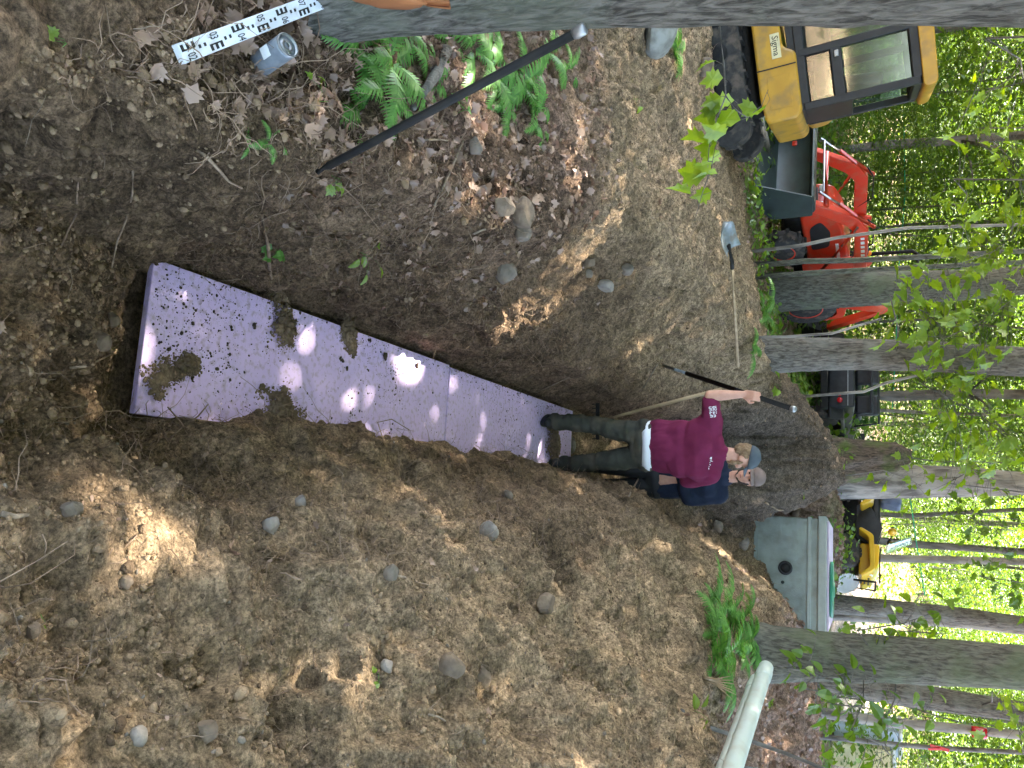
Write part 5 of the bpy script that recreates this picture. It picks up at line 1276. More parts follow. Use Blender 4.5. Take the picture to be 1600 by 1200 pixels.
mb = MB(); mb.tube([(0, -.15, 1.2), (0, -.28, 1.42)], .025, 8); mb.build('steering_column', M_BLACKM, tr, True)
mb = MB()
ring = [Vector((math.cos(a) * .19, -.29 + math.sin(a) * .12, 1.43 + math.sin(a) * .14)) for a in [2 * math.pi * k / 18 for k in range(19)]]; mb.tube(ring, .014, 6); mb.build('steering_wheel', M_BLACKM, tr, True)
mb = MB(); mb.tube([(-.50, -1.0, .75), (-.50, -1.05, 2.25), (-.42, -1.05, 2.34), (.42, -1.05, 2.34), (.50, -1.05, 2.25), (.50, -1.0, .75)], .035, 8); mb.build('roll_bar', M_BLACK, tr, True)
for sx in (-1, 1):
    mb = MB(); mb.ell((sx * .5, -1.0, 1.55), (.05, .05, .05)); mb.build('beacon', M_ORANGE, tr, True)
# loader
for sx in (-1, 1):
    x = sx * .52
    mb = MB(); prof = rounded([(.05, 1.35), (.05, 1.55), (1.10, 1.62), (1.42, 1.48), (2.10, .62), (2.02, .50), (1.28, 1.30), (1.05, 1.42)], .06); mb.prism(prof, 'x', x - .05, x + .05); ar = mb.build('loader_arm', M_RED, tr, bevel=.012)
    mb = MB(); prof = rounded([(-.05, .55), (.22, .55), (.25, 1.4), (.12, 1.65), (-.02, 1.6)], .05); mb.prism(prof, 'x', x - .075 * sx - .03, x - .075 * sx + .03); mb.build('loader_post', M_RED, tr, bevel=.01)
    mb = MB(); mb.tube([(x + sx * .09, .15, .85), (x + sx * .09, 1.15, 1.42)], .035, 10); mb.tube([(x, 1.1, 1.70), (x, 1.75, 1.25)], .034, 10); mb.build('ram_body', M_RED, ar, True)
    mb = MB(); mb.tube([(x, 1.7, 1.285), (x, 2.08, 1.0)], .02, 8); mb.build('ram_rod', M_STEEL, ar, True); mb = MB(); mb.tube([(x + sx * .09, .8, 1.22), (x + sx * .09, 1.25, 1.47)], .02, 8); mb.build('ram_rod', M_STEEL, ar, True)
    mb = MB(); rs = np.random.RandomState(5)
    for k in range(6): mb.box((x + sx * .0525, .35 + .11 * k, 1.505 + .004 * k), (.003, .07 - .015 * (k % 2), .055))
    mb.build('lettering_mark', M_WHITE, ar)
    mb = MB(); mb.tube([(x - .02 * sx, .2, 1.2), (x - .06 * sx, .6, 1.66), (x - .05 * sx, 1.1, 1.70), (x, 1.3, 1.62)], .012, 6); mb.build('hydraulic_hose', M_INK, ar, True)
mb = MB(); mb.tube([(-.52, 1.75, 1.06), (.52, 1.75, 1.06)], .05, 10); mb.build('cross_tube', M_RED, tr, True)
prof = [(2.05, .92), (2.10, .95), (2.40, .95), (2.42, .92), (2.15, .86), (2.06, .62), (2.12, .38), (2.30, .28), (2.82, .20), (2.82, .18), (2.28, .20), (2.06, .30), (1.98, .58)]
mb = MB(); mb.prism(prof, 'x', -.86, .86); bk = mb.build('bucket', M_DGREEN, tr, bevel=.006)
side = rounded([(2.0, .9), (2.42, .94), (2.84, .19), (2.26, .19), (2.02, .32)], .04)
for sx in (-1, 1): mb = MB(); mb.prism(side, 'x', sx * .862, sx * .885); mb.build('bucket_side', M_DGREEN, bk, bevel=.004)
mb = MB(); mb.tube([(-.5, 2.06, .97), (-.5, 2.06, 1.05), (.5, 2.06, 1.05), (.5, 2.06, .97)], .016, 6); mb.build('rail', M_STEEL, bk, True)
# backhoe behind
mb = MB(); mb.box((0, -1.45, .62), (.55, .4, .5)); mb.build('backhoe_frame', M_RED, tr, bevel=.03)
mb = MB(); mb.prism(rounded([(-1.55, .6), (-1.75, .62), (-2.15, 1.75), (-2.05, 1.95), (-1.9, 1.85)], .06), 'x', -.09, .09); mb.build('backhoe_boom', M_RED, tr, bevel=.012)
mb = MB(); mb.prism(rounded([(-2.0, 1.95), (-2.15, 1.85), (-2.75, .75), (-2.62, .70)], .05), 'x', -.07, .07); mb.build('backhoe_dipper', M_RED, tr, bevel=.012)
mb = MB(); mb.prism(rounded([(-2.75, .75), (-2.58, .68), (-2.3, .4), (-2.42, .15), (-2.75, .3)], .06), 'x', -.2, .2); mb.build('backhoe_bucket', M_BLACK, tr, bevel=.012)
mb = MB(); mb.tube([(.0, -1.62, 1.0), (0, -2.0, 1.5)], .04, 8); mb.build('backhoe_ram', M_STEEL, tr, True)

# ------------------------------------------------------------------ parked black car (open four by four)
jx, jy = -.05, 16.4
jp = empty('parked_car', (jx, jy, zg(jx, jy) - .06), (0, 0, R(-16)), 'black open four-wheel-drive car parked behind the mound', 'car')
def jwheel(c): 
    wl = MB().lathe([(.2, -.13), (.34, -.13), (.39, -.09), (.39, .09), (.34, .13), (.2, .13)], c, (1, 0, 0), 28).build('wheel', M_TYRE, jp, True)
    mb = MB()
    for k in range(26):
        a = 2 * math.pi * k / 26
        for s_ in (-1, 1): mb.box((c[0] + s_ * .06, c[1] + math.cos(a + .1 * s_) * .392, c[2] + math.sin(a + .1 * s_) * .392), (.10, .05, .03), (a + math.pi / 2, 0, .3 * s_))
    mb.build('tread', M_TYRE, wl)
    MB().lathe([(.21, 0), (.2, .02), (.14, -.03), (.05, .0), (.02, .01)], (c[0] + (.11 if c[0] > 0 else -.11), c[1], c[2]), (1 if c[0] > 0 else -1, 0, 0), 20).build('rim', M_BLACKM, wl, True)
for c in ((-.70, .05, .39), (.70, .05, .39), (-.70, 2.4, .39), (.70, 2.4, .39)): jwheel(c)
mb = MB(); mb.prism(rounded([(-.55, .58), (1.35, .50), (1.35, .98), (-.58, 1.05)], .05), 'x', -.66, .66); mb.build('tub', M_BLACKM, jp, bevel=.03, seg=3)
mb = MB(); mb.prism(rounded([(1.35, .55), (2.95, .60), (2.95, 1.02), (1.35, 1.10)], .08), 'x', -.60, .60); mb.build('hood', M_BLACKM, jp, bevel=.04, seg=3)
for sx in (-1, 1):
    for y0 in (.05, 2.4):
        mb = MB(); mb.prism(rounded([(y0 - .58, .62), (y0 - .42, .86), (y0 + .40, .86), (y0 + .58, .66), (y0 + .54, .62), (y0 + .36, .80), (y0 - .38, .80), (y0 - .54, .58)], .04), 'x', sx * .64, sx * .86); mb.build('fender_flare', M_BLACKM, jp, bevel=.01)
    mb = MB(); mb.lathe([(.052, 0), (.048, .025), (.02, .034)], (sx * .53, -.575, .79), (0, -1, 0), 16); mb.build('tail_light', M_REDL, jp, True)
    mb = MB(); mb.lathe([(.034, 0), (.03, .02)], (sx * .42, -.575, .79), (0, -1, 0), 14); mb.build('tail_light', M_REDL, jp, True)
    mb = MB(); mb.box((sx * .84, 1.25, 1.18), (.16, .07, .12)); mb.tube([(sx * .66, 1.25, 1.0), (sx * .8, 1.25, 1.15)], .012, 6); mb.build('mirror', M_BLACKM, jp, bevel=.01)
    mb = MB(); mb.box((sx * .32, .85, 1.12), (.44, .42, .12)); mb.box((sx * .32, .64, 1.28), (.42, .12, .42), (.1, 0, 0)); mb.build('seat', M_BLACKM, jp, bevel=.05, seg=3)
mb = MB(); mb.box((0, -.72, .52), (1.5, .16, .13)); mb.build('bumper', M_BLACK, jp, bevel=.02)
mb = MB(); mb.box((-.28, -.59, .80), (.24, .012, .13)); pl = mb.build('number_plate', M_WHITE, jp, bevel=.003)
mb = MB(); mb.box((-.28, -.60, .80), (.15, .012, .03)); mb.build('plate_print', M_STEEL, pl)
mb = MB(); mb.box((0, -.60, .93), (1.28, .01, .012)); mb.build('tailgate_seam', M_STEEL, jp)
mb = MB(); mb.lathe([(.03, 0), (.03, .01)], (-.12, -.585, .99), (0, -1, 0), 14); mb.build('badge', M_STEEL, jp, True)
mb = MB(); mb.tube([(-.58, 1.38, 1.02), (-.54, 1.25, 1.50), (.54, 1.25, 1.50), (.58, 1.38, 1.02)], .025, 8); mb.build('windscreen_frame', M_BLACKM, jp, True)
mb = MB(); mb.box((0, 1.315, 1.27), (1.06, .008, .42), (.25, 0, 0)); mb.build('windscreen', M_GLASS, jp)
mb = MB(); mb.tube([(-.56, .35, 1.0), (-.54, .35, 1.35), (.54, .35, 1.35), (.56, .35, 1.0)], .03, 8); mb.build('roll_bar', M_BLACKM, jp, True)
mb = MB(); mb.box((-.45, -.6, .62), (.10, .10, .17), (0, .2, 0)); mb.build('tow_hook', M_LABEL, jp, bevel=.02)

# ------------------------------------------------------------------ yellow quad bike
qx, qy = 2.55, 15.4
qb = empty('quad_bike', (qx, qy, zg(qx, qy) + .05), (0, 0, R(-116)), 'yellow quad bike with clear windshield behind the tank', 'quad bike')
def qwheel(c):
    wl = MB().lathe([(.13, -.12), (.26, -.12), (.31, -.07), (.31, .07), (.26, .12), (.13, .12)], c, (1, 0, 0), 24).build('wheel', M_TYRE, qb, True)
    mb = MB()
    for k in range(18): a = 2 * math.pi * k / 18; mb.box((c[0] + .05 * (-1) ** k, c[1] + math.cos(a) * .31, c[2] + math.sin(a) * .31), (.13, .05, .035), (a + math.pi / 2, 0, 0))
    mb.build('tread', M_TYRE, wl)
    MB().lathe([(.14, 0), (.13, .02), (.06, -.01), (.02, 0)], (c[0] + (.1 if c[0] > 0 else -.1), c[1], c[2]), (1 if c[0] > 0 else -1, 0, 0), 16).build('rim', M_BLACKM, wl, True)
for c in ((-.45, -.6, .31), (.45, -.6, .31), (-.45, .65, .31), (.45, .65, .31)): qwheel(c)
mb = MB(); mb.box((0, 0, .45), (.42, 1.5, .28)); mb.build('frame', M_BLACK, qb, bevel=.04)
for sx in (-1, 1):
    for y0 in (-.6, .65):
        mb = MB(); mb.prism(rounded([(y0 - .42, .62), (y0 - .3, .82), (y0 + .3, .84), (y0 + .44, .64), (y0 + .40, .60), (y0 + .26, .76), (y0 - .26, .74), (y0 - .38, .58)], .05), 'x', sx * .16, sx * .60); mb.build('mudguard', M_YELP, qb, bevel=.015)
    mb = MB(); mb.prism(rounded([(-.3, .55), (.35, .52), (.5, .85), (.1, .98), (-.25, .80)], .07), 'x', sx * .14, sx * .24); mb.build('side_panel', M_BLACKM, qb, bevel=.015)
    mb = MB(); mb.tube([(sx * .05, .32, 1.06), (sx * .25, .26, 1.12), (sx * .42, .16, 1.12)], .018, 8); mb.build('handlebar', M_BLACK, qb, True)
    mb = MB(); mb.ell((sx * .42, .24, 1.12), (.14, .06, .075)); mb.build('hand_guard', M_YELP, qb, True)
    mb = MB(); mb.ell((sx * .3, 1.0, .76), (.075, .03, .05)); mb.build('headlight', M_WHITE, qb, True)
mb = MB(); mb.prism(rounded([(.45, .60), (1.02, .58), (1.05, .78), (.8, .90), (.45, .92)], .06), 'x', -.36, .36); mb.build('nose', M_YELP, qb, bevel=.03, seg=3)
for k in range(3): mb = MB(); mb.box((0, 1.045, .62 + .06 * k), (.5, .02, .03)); mb.build('grille_bar', M_BLACKM, qb, bevel=.004)
mb = MB(); mb.tube([(-.3, 1.1, .5), (-.34, 1.12, .85), (.34, 1.12, .85), (.3, 1.1, .5)], .018, 8); mb.build('bumper', M_BLACK, qb, True)
mb = MB(); mb.box((0, -.15, .88), (.30, .75, .14)); mb.build('seat', M_BLACKM, qb, bevel=.05, seg=3)
mb = MB(); mb.box((0, -.72, 1.0), (.62, .40, .26)); mb.build('rear_box', M_BLACKM, qb, bevel=.05, seg=3)
mb = MB(); mb.box((0, -.42, 1.12), (.46, .16, .34), (-.12, 0, 0)); mb.build('backrest', M_BLUEG, qb, bevel=.06, seg=3)
mb = MB(); n_ = 9
for i in range(7):
    for j in range(n_): x = (j / (n_ - 1) - .5); mb.v.append(Vector((x * (.62 - .14 * (i / 6) ** 2), .52 - .22 * i / 6 - .5 * x * x * .6, 1.02 + .42 * i / 6)))
mb.f = [(i * n_ + j, i * n_ + j + 1, (i + 1) * n_ + j + 1, (i + 1) * n_ + j) for i in range(6) for j in range(n_ - 1)]
o = mb.build('windshield', M_SHIELD, qb, True); so = o.modifiers.new('s', 'SOLIDIFY'); so.thickness = .004
mb = MB()
for xx in (-.25, 0, .25): mb.tube([(xx, .5, .93), (xx, .98, .92)], .01, 6)
mb.tube([(-.32, .5, .94), (.32, .5, .94)], .012, 6); mb.tube([(-.32, .98, .93), (.32, .98, .93)], .012, 6); mb.build('front_rack', M_BLACK, qb, True)

# ------------------------------------------------------------------ odds and ends by the road
def at_ground(px, py, Y): p = atY(px, py, Y); p.z = zg(p.x, p.y); return p
p = at_ground(1325, 895, 15.2); p.z = max(p.z, atY(1312, 895, 15.2).z)
bt = empty('plastic_tub', p, (R(70), 0, .4), 'white plastic tub lying on its side behind the tank', 'tub')
mb = MB(); mb.lathe([(.17, 0), (.20, .32), (.215, .33), (.205, .345), (.19, .33), (.16, .02)], n=28); mb.build('shell', M_WHITE, bt, True)
mb = MB(); mb.tube([(-.2, 0, .3), (-.16, .14, .36), (0, .2, .38), (.16, .14, .36), (.2, 0, .3)], .006, 6); mb.build('bail', M_STEEL, bt, True)
p = at_ground(1390, 1150, 19)
bn = empty('storage_bin', p, (0, 0, .3), 'pale blue-white storage bin standing by the road at the right', 'bin')
zt = atY(1412, 1150, 19).z - p.z
mb = MB(); mb.box((0, 0, zt * .46), (.62, .5, zt * .92), taper=1.06); mb.build('shell', pm('bin_blue', (.50, .58, .66), (.46, .54, .62)), bn, bevel=.02); mb = MB(); mb.box((0, 0, zt * .95), (.72, .6, .07)); mb.build('lid', M_WHITE, bn, bevel=.02)
p = at_ground(1372, 1186, 18.5)
bn = empty('cooler_box', p, (0, 0, -.2), 'small cream cooler box beside the blue-white bin', 'box'); zt = max(.4, atY(1402, 1186, 18.5).z - p.z)
mb = MB(); mb.box((0, 0, zt * .45), (.5, .4, zt * .9)); mb.build('shell', M_LABEL, bn, bevel=.03); mb = MB(); mb.box((0, 0, zt * .95), (.54, .44, .08)); mb.build('lid', M_WHITE, bn, bevel=.02)
# green rope strung through the wood
for k, (pix, lab) in enumerate((([(1412, 180, 20), (1414, 300, 19.5), (1410, 360, 19.5), (1404, 420, 19.5), (1400, 540, 20), (1394, 640, 20)], 'thin green rope strung between trees behind the tractor'), ([(1412, 720, 18), (1424, 790, 18), (1432, 850, 18), (1445, 930, 18)], 'thin green rope strung between trees above the quad bike'))):
    pts = [atY(x, y, Y) for x, y, Y in pix]; f0 = pts[0].copy(); P = []
    for i in range(len(pts) - 1):
        for j in range(4): P.append(pts[i].lerp(pts[i + 1], j / 4) - f0)
    P.append(pts[-1] - f0); mb = MB(); mb.tube(P, .011, 5); o = mb.build('rope', M_ROPE, None, True); o.location = f0; tag(o, lab, 'rope')

# ------------------------------------------------------------------ people
def V3(*a): return Vector(a)
def head_mb(c, face, size=1.0, up=V3(0, 0, 1)):
    """head solid looking along face"""
    f = face.normalized(); r = f.cross(up).normalized(); u = r.cross(f)
    M = Matrix((r, f, u)).transposed(); mb = MB()
    def P(x, y, z): return c + (r * x + f * y + u * z) * size
    mb.ell(P(0, -.01, .025), (.075 * size, .094 * size, .098 * size), 20, 14, M)
    mb.ell(P(0, .028, -.045), (.058 * size, .062 * size, .072 * size), 16, 12, M)
    mb.ell(P(0, .050, -.095), (.030 * size, .028 * size, .026 * size), 12, 8, M)          # chin
    mb.cap(P(0, .078, .015), P(0, .100, -.030), .011 * size, .017 * size)                    # nose
    mb.ell(P(0, .078, -.062), (.028 * size, .014 * size, .012 * size), 12, 8, M)           # lips
    for s in (-1, 1):
        mb.ell(P(s * .038, .066, .028), (.026 * size, .016 * size, .009 * size), 10, 6, M)   # brow
        mb.ell(P(s * .042, .058, -.020), (.022 * size, .024 * size, .024 * size), 10, 6, M)  # cheek
        mb.ell(P(s * .077, -.012, -.005), (.010 * size, .022 * size, .032 * size), 10, 8, M) # ear
    return mb, P, M
def hand_mb(mb, wrist, fwd, palm, grip=None, side=1, curl=1.25):
    """palm, four fingers of unequal length bent at the knuckles, thumb from the side; fwd = along the hand, palm = palm normal"""
    f = fwd.normalized(); n = (palm - f * palm.dot(f)).normalized(); s = f.cross(n).normalized() * side
    c = wrist + f * .05
    for k in range(4):
        o = s * (.030 - .020 * k); a = wrist + f * .015 + o * .8; b = wrist + f * .088 + o
        mb.cap(a, b, .014, .0125, 8)
        L = (.040, .045, .042, .034)[k]; p = b; d = f
        for j in range(3):
            ang = curl * (.55 + .25 * j); d = (f * math.cos(ang * (j + 1) * .75) + n * math.sin(ang * (j + 1) * .75)).normalized(); q = p + d * L * (1, .68, .52)[j]
            mb.cap(p, q, .0100 - .0012 * j, .0092 - .0012 * j, 8); p = q
    t0 = wrist + f * .028 + s * .030; t1 = t0 + (s * .55 + f * .5 + n * .45).normalized() * .042; t2 = t1 + (f * .45 + n * .85 - s * .25).normalized() * .034
    mb.cap(t0, t1, .0135, .0115, 8); mb.cap(t1, t2, .0112, .009, 8)
    return mb
def wrinkle(amp, sc_, seed): return lambda V: (amp * fbm(V * np.array([1, 1, .55]), sc_, 3, seed)).astype(np.float32)
def cap_hat(parent, P, M, org, mat, brimlen=.075):
    mb = MB(); nu, nv = 24, 8; vs = []
    for i in range(nv + 1):
        ph = math.pi / 2 * i / nv
        for k in range(nu):
            a = 2 * math.pi * k / nu; vs.append(P(.086 * math.cos(ph) * math.cos(a), -.008 + .104 * math.cos(ph) * math.sin(a), .048 + .088 * math.sin(ph) ** .9))
    fs = [(i * nu + k, i * nu + (k + 1) % nu, (i + 1) * nu + (k + 1) % nu, (i + 1) * nu + k) for i in range(nv) for k in range(nu)]
    mb.add(vs, fs); cp = mb.build('cap', mat, parent, True, origin=org); so = cp.modifiers.new('s', 'SOLIDIFY'); so.thickness = .004
    mb = MB(); vs = []
    for i in range(5):
        for k in range(11):
            a = R(28 + 124 * k / 10); e = i / 4; x = .086 * math.cos(a); y = -.008 + .104 * math.sin(a); vs.append(P(x * (1 + .05 * e), y + brimlen * e * (math.sin(math.pi * (k + .6) / 11.2)) ** .5, .052 - .012 * e - 1.9 * x * x * (1 + .5 * e)))
    mb.add(vs, [(i * 11 + k, i * 11 + k + 1, (i + 1) * 11 + k + 1, (i + 1) * 11 + k) for i in range(4) for k in range(10)])
    br = mb.build('brim', mat, cp, True, origin=org); so = br.modifiers.new('s', 'SOLIDIFY'); so.thickness = .004
    mb = MB(); mb.ell(P(0, -.008, .136), (.007, .007, .005)); mb.build('button', mat, cp, True, origin=org)
    return cp
def boots(parent, org, feet):
    for (ank, toe_dir) in feet:
        mb = MB(); d = toe_dir.normalized(); b = V3(ank.x, ank.y, ank.z)
        mb.cap(b + V3(0, 0, .10), b + V3(0, 0, -.02), .058, .052); mb.cap(b - d * .05 + V3(0, 0, -.045), b + d * .15 + V3(0, 0, -.055), .047, .043); mb.cap(b + d * .0 + V3(0, 0, -.0), b + d * .10 + V3(0, 0, -.03), .05, .045)
        bo = link_mesh('boot', remesh(mb, 'boot', .009, 3, origin=org), M_BOOT, parent)
        mb = MB(); s = d.cross(V3(0, 0, 1)); pr = []
        for k in range(20): a = 2 * math.pi * k / 20; pr.append(b + d * (.05 + .145 * math.cos(a)) + s * (.050 * math.sin(a)) + V3(0, 0, -.10))
        mb.add(pr + [p + V3(0, 0, .026) for p in pr], [tuple(range(20))[::-1], tuple(range(20, 40))] + [(k, (k + 1) % 20, 20 + (k + 1) % 20, 20 + k) for k in range(20)]); mb.build('sole', M_INK, bo, origin=org)

# --- man in maroon, his back to the camera
o1 = V3(.52, 6.42, 0)
m1 = empty('person', o1, label='person in maroon t-shirt and blue-grey cap, back turned, gripping a black bar', cat='person')
aL, aR = V3(.33, 6.30, .105), V3(.72, 6.50, .105)
kL, kR, hL, hR = V3(.365, 6.37, .50), V3(.675, 6.45, .49), V3(.435, 6.43, .90), V3(.615, 6.44, .90)
pel, wst, chs, nkb = V3(.525, 6.43, .95), V3(.525, 6.42, 1.10), V3(.535, 6.385, 1.32), V3(.555, 6.39, 1.50)
sL, sR = V3(.36, 6.37, 1.455), V3(.735, 6.405, 1.44)
eL, wL = V3(.115, 6.20, 1.40), V3(.105, 6.24, 1.655)
eR, wR = V3(.81, 6.56, 1.19), V3(.70, 6.80, 1.27)
hc = V3(.585, 6.415, 1.685); face1 = V3(.92, .34, -.22)
bar_lo = atY(1036, 571, 6.95); bar_hi = atY(1242, 640, 6.05); bd = (bar_hi - bar_lo)
# the hand closes on the bar where it passes the wrist
gp = bar_lo + bd * ((wL + V3(0, 0, .085) - bar_lo).dot(bd) / bd.dot(bd)); wL = gp + V3(-.012, -.028, -.075); eL = wL + V3(.012, -.03, -.255)
mb, P1, M1 = head_mb(hc, face1)
mb.cap(nkb - V3(0, 0, .02), hc + V3(-.01, -.01, -.06), .058, .055)
mb.cap(pel, wst, .125, .115); mb.cap(wst, chs, .115, .115); mb.cap(chs + V3(-.08, 0, .04), chs + V3(.08, 0, .04), .09, .09); mb.cap(sL, sR, .055, .055)
mb.cap(sL, eL, .052, .043); mb.cap(eL, eL.lerp(wL, .35), .043, .044); mb.cap(eL.lerp(wL, .35), wL, .044, .028)
mb.cap(sR, eR, .052, .043); mb.cap(eR, wR, .043, .028)
for h_, k_, a_ in ((hL, kL, aL), (hR, kR, aR)): mb.cap(h_, k_, .082, .055); mb.cap(k_, k_.lerp(a_, .35), .054, .056); mb.cap(k_.lerp(a_, .35), a_, .056, .036)
hand_mb(mb, wL, bd * .35 + V3(-.0, .0, .5), gp - wL - bd.normalized() * (gp - wL).dot(bd.normalized()) + V3(.012, .03, 0), side=-1, curl=1.45)
hand_mb(mb, wR, V3(-.5, .5, -.1), V3(0, .2, -1), side=1, curl=1.0)
link_mesh('body', remesh(mb, 'body', .0075, 2, .4, origin=o1), M_SKIN, m1)
mb = MB()
mb.cap(V3(.525, 6.425, 1.03), V3(.53, 6.41, 1.12), .17, .17); mb.cap(V3(.415, 6.43, .99), V3(.42, 6.41, 1.15), .115, .12); mb.cap(V3(.635, 6.44, .99), V3(.64, 6.43, 1.15), .115, .12)
mb.cap(V3(.43, 6.385, 1.34), V3(.65, 6.405, 1.33), .150, .150); mb.cap(V3(.43, 6.40, 1.18), V3(.64, 6.41, 1.18), .145, .145)
mb.cap(sL + V3(.03, 0, .0), sR - V3(.03, 0, 0), .078, .078); mb.cap(sL.lerp(nkb, .35), sR.lerp(nkb, .35), .075, .075)
mb.cap(sL, sL.lerp(eL, .80), .083, .072); mb.cap(sR, sR.lerp(eR, .85), .084, .082); mb.cap(chs + V3(-.1, .0, -.02), sL.lerp(eL, .35) + V3(.03, 0, -.06), .09, .055); mb.cap(chs + V3(.1, 0, -.04), sR.lerp(eR, .5) + V3(-.03, 0, -.05), .09, .07)
mb.cap(nkb - V3(0, 0, .03), nkb + V3(.005, .0, .03), .075, .066)
def shirt_disp(V):
    q = V * np.array([1.0, 1.0, .45]) + np.array([0, 0, .35]) * V[:, :1]
    low = sstep(.55, .95, 1.5 - V[:, 2])
    return ((.024 * fbm(q, .11, 3, 9) + .018 * low * np.abs(fbm(q * np.array([1, 1, .5]), .06, 2, 19)))).astype(np.float32)
sh_me = remesh(mb, 't_shirt', .011, 4, .5, origin=o1, disp=shirt_disp)
shirt = link_mesh('t_shirt', sh_me, M_SHIRT, m1)
# lettering on the left sleeve and a print below the collar: illegible white marks
bvs = BVHTree.FromPolygons([v.co.copy() for v in sh_me.vertices], [tuple(p.vertices) for p in sh_me.polygons])
def print_marks(strokes, c, ax, ay, name):
    mb = MB()
    for (u0, v0, u1, v1, w_) in strokes:
        for k in range(3):
            quad = []
            for (uu, vv) in ((u0, v0), (u1, v1)):
                pass
        n_ = Vector((v0 - v1, u1 - u0)).normalized() * w_ / 2; N_ = 4; row = []
        for k in range(N_ + 1):
            f = k / N_; u_ = u0 + (u1 - u0) * f; v_ = v0 + (v1 - v0) * f
            for sg in (-1, 1):
                q = c + ax * (u_ + n_.x * sg) + ay * (v_ + n_.y * sg); h = bvs.find_nearest(q); row.append(h[0] + h[1] * .0025)
        mb.add(row, [(2 * k, 2 * k + 1, 2 * k + 3, 2 * k + 2) for k in range(N_)])
    o = mb.build(name, M_WHITE, shirt); s_ = o.modifiers.new('s', 'SOLIDIFY'); s_.thickness = .002
    return o
rs = np.random.RandomState(3); st_ = []
for line in range(3):
    x = -.045
    for ch in range(4 - (line == 0)):
        y0 = .026 - .028 * line; st_ += [(x, y0, x, y0 + .019, .0055), (x, y0 + .019 * (ch % 2), x + .014, y0 + .019 * (ch % 2), .0055), (x + .014, y0, x + .014, y0 + .019 * (.5 + .5 * (ch % 3 == 0)), .0055)]; x += .026
cs = sL.lerp(eL, .52) + V3(.0, -.09, .03) - o1; ax = (sL - eL).normalized(); print_marks(st_, cs, ax, (V3(0, 0, 1) - ax * ax.z).normalized(), 'sleeve_print')
st_ = [(-.05 + .018 * k, 0, -.05 + .018 * k + .008, .014 * (k % 2), .008) for k in range(6)]; print_marks(st_, nkb + V3(.09, -.09, -.055) - o1, V3(.9, .1, -.3), V3(.2, -.1, 1), 'collar_print')
mb = MB(); pr = [(.178, -.045), (.192, -.03), (.190, .02), (.17, .04)]
vs = []
nu = 28
for (r_, z_) in [(.166, -.038), (.178, -.042), (.184, .0), (.165, .03)]:
    for k in range(nu):
        a = 2 * math.pi * k / nu; vs.append(V3(.525 + r_ * 1.16 * math.cos(a), 6.43 + r_ * .88 * math.sin(a), .925 + z_ + .008 * math.sin(3 * a)))
mb.add(vs, [(i * nu + k, i * nu + (k + 1) % nu, (i + 1) * nu + (k + 1) % nu, (i + 1) * nu + k) for i in range(3) for k in range(nu)]); mb.build('undershirt_hem', M_WHITE, m1, True, origin=o1)
mb = MB(); mb.cap(V3(.44, 6.43, .87), V3(.61, 6.44, .87), .135, .135); mb.cap(V3(.47, 6.44, .93), V3(.58, 6.44, .93), .135, .135)
for h_, k_, a_ in ((hL, kL, aL), (hR, kR, aR)): mb.cap(h_ + V3(0, 0, -.03), k_, .112, .082); mb.cap(k_, a_ + V3(0, 0, .02), .083, .072); mb.cap(a_ + V3(0, 0, .10), a_ + V3(0, 0, .01), .070, .072)
def pants_disp(V):
    q = V * np.array([.8, .8, 1.9]); return (.026 * fbm(q, .11, 3, 29) * (1 + .4 * sstep(.3, .6, .6 - V[:, 2]))).astype(np.float32)
link_mesh('trousers', remesh(mb, 'trousers', .011, 4, .5, origin=o1, disp=pants_disp), M_PANTS, m1)
boots(m1, o1, ((aL, V3(-.15, 1, 0)), (aR, V3(.25, 1, 0))))
cap_hat(m1, lambda x, y, z: P1(x, y, z), M1, o1, M_CAPB)
mb = MB(); mb.ell(P1(0, -.035, .015), (.078, .082, .072), 16, 10, M1); mb.ell(P1(-.0, -.055, -.035), (.06, .05, .045), 14, 8, M1); mb.ell(P1(0, .06, -.088), (.045, .032, .035), 12, 8, M1)
for s in (-1, 1): mb.cap(P1(s * .070, .02, .0), P1(s * .055, .045, -.07), .014, .02)
link_mesh('hair', remesh(mb, 'hair', .006, 1, .4, origin=o1, disp=lambda V: (.006 * vnoise(V, .014, 3)).astype(np.float32)), M_HAIR, m1)
# the black bar in his hand
hb = empty('digging_bar', bar_lo, label='black bar with a bright tip held up by the man in maroon', cat='digging bar')
mb = MB(); mb.tube([V3(0, 0, 0), bd * .22], [.012, .014], 8); mb.build('tip', M_STEELP, hb, True)
mb = MB(); mb.tube([bd * .21, bd * .985], [.020, .020], 10); mb.build('shaft', M_BLACK, hb, True)
mb = MB(); mb.lathe([(.021, -.01), (.024, 0), (.024, .02), (.018, .028)], bd * .985, bd, 14); mb.build('end_cap', M_STEEL, hb, True)

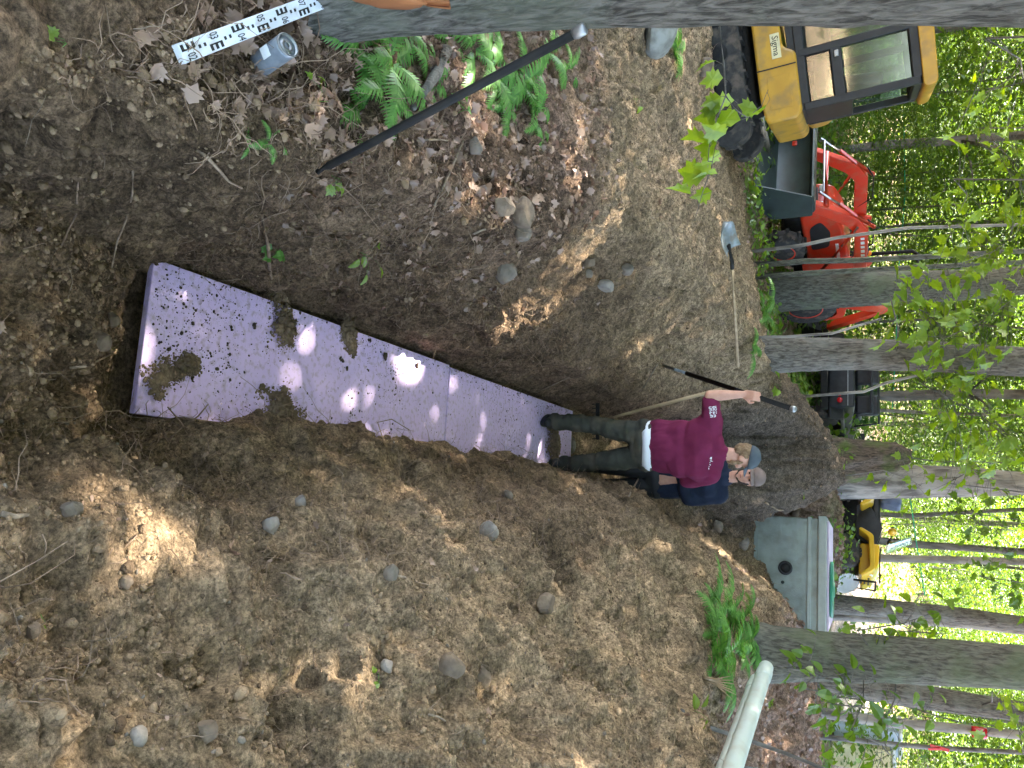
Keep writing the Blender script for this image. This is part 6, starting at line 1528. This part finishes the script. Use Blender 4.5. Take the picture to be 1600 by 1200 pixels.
# --- second man, facing the camera behind him
gz = -.10; o2 = V3(.90, 7.25, gz)
m2 = empty('person', o2, label='person in navy jacket and taupe cap facing the camera behind the man in maroon', cat='person')
H2 = V3(.835, 7.20, 1.645); face2 = V3(-.12, -1, -.10)
a2 = (V3(.80, 7.22, gz + .11), V3(1.02, 7.28, gz + .11)); k2 = (V3(.80, 7.17, .40), V3(1.0, 7.2, .40)); h2 = (V3(.80, 7.25, .80), V3(.98, 7.27, .80))
n2 = V3(.855, 7.24, 1.44); s2 = (V3(.66, 7.24, 1.37), V3(1.035, 7.27, 1.36)); e2 = (V3(.60, 7.14, 1.11), V3(1.07, 7.20, 1.09)); w2 = (V3(.62, 6.97, 1.14), V3(.84, 7.02, 1.06))
mb, P2, M2 = head_mb(H2, face2)
mb.cap(n2 - V3(0, 0, .02), H2 + V3(0, .015, -.06), .056, .054); mb.cap(V3(.89, 7.26, .85), V3(.87, 7.25, 1.05), .13, .125); mb.cap(V3(.87, 7.25, 1.05), V3(.855, 7.24, 1.25), .11, .11); mb.cap(s2[0], s2[1], .06, .06)
for i in (0, 1):
    mb.cap(s2[i], e2[i], .05, .042); mb.cap(e2[i], w2[i], .042, .028); mb.cap(h2[i], k2[i], .08, .055); mb.cap(k2[i], a2[i], .055, .038)
hand_mb(mb, w2[0], V3(.1, -.3, .5), V3(.3, -1, 0), side=1); hand_mb(mb, w2[1], V3(-.3, -.6, -.1), V3(-1, .2, 0), side=-1)
link_mesh('body', remesh(mb, 'body', .0065, 2, .4, origin=o2), M_SKIN, m2)
mb = MB(); mb.cap(V3(.81, 7.25, .86), V3(.80, 7.24, 1.2), .125, .13); mb.cap(V3(.97, 7.27, .86), V3(.94, 7.26, 1.2), .125, .13); mb.cap(s2[0] + V3(.03, 0, 0), s2[1] - V3(.03, 0, 0), .082, .082); mb.cap(V3(.78, 7.22, 1.26), V3(.93, 7.24, 1.26), .14, .14)
for i in (0, 1): mb.cap(s2[i], e2[i], .082, .068); mb.cap(e2[i], w2[i], .066, .052)
mb.cap(n2 - V3(0, 0, .05), n2 + V3(0, .01, .0), .085, .078)
link_mesh('jacket', remesh(mb, 'jacket', .011, 4, .5, origin=o2, disp=wrinkle(.014, .10, 39)), M_NAVY, m2)
mb = MB(); mb.cap(V3(.81, 7.25, .78), V3(.97, 7.27, .78), .13, .13)
for i in (0, 1): mb.cap(h2[i], k2[i], .108, .08); mb.cap(k2[i], a2[i] + V3(0, 0, .02), .08, .068)
link_mesh('trousers', remesh(mb, 'trousers', .012, 4, .5, origin=o2, disp=wrinkle(.014, .12, 49)), M_INK, m2)
boots(m2, o2, ((a2[0], V3(-.1, -1, 0)), (a2[1], V3(.15, -1, 0))))
cap_hat(m2, lambda x, y, z: P2(x, y, z), M2, o2, M_CAPT)
mb = MB(); mb.ell(P2(0, -.03, .01), (.079, .08, .07), 16, 10, M2); link_mesh('hair', remesh(mb, 'hair', .006, 1, .4, origin=o2), M_HAIRD, m2)
for s in (-1, 1):
    mb = MB(); mb.ell(P2(s * .032, .0765, .010), (.0115, .006, .0065), 10, 6, M2); mb.build('eye', M_EYE, m2, True, origin=o2)
mb = MB(); mb.ell(P2(0, .0875, -.064), (.020, .005, .0035), 10, 6, M2); mb.build('mouth_line', pm('lip', (.32, .12, .10)), m2, True, origin=o2)
mb = MB(); mb.ell(P2(0, .045, -.098), (.04, .03, .022), 12, 8, M2); 
for s in (-1, 1): mb.cap(P2(s * .068, .015, -.02), P2(s * .045, .04, -.085), .012, .018)
link_mesh('beard', remesh(mb, 'beard', .006, 1, .4, origin=o2, disp=lambda V: (.003 * vnoise(V, .01, 3)).astype(np.float32)), M_HAIRD, m2)
# wooden handle of a tool standing in the bank left of him
ta = hit(985, 642)[0]; ta = atY(985, 645, 6.9); tb = atY(1112, 612, 7.0)
tl2 = empty('rake', ta, label='long wooden tool handle standing beside the man in maroon', cat='rake'); d = tb - ta; ta2 = -d * .42
mb = MB(); mb.tube([ta2, V3(0, 0, 0), d * .5, d * 1.12], .016, 10); mb.build('handle', M_WOODH, tl2, True)
mb = MB(); mb.box(ta2, (.34, .025, .03)); 
for k in range(9): mb.box(ta2 + V3(-.16 + .04 * k, -.03, -.02), (.008, .06, .01), (.5, 0, 0))
mb.build('rake_head', M_BLACK, tl2)
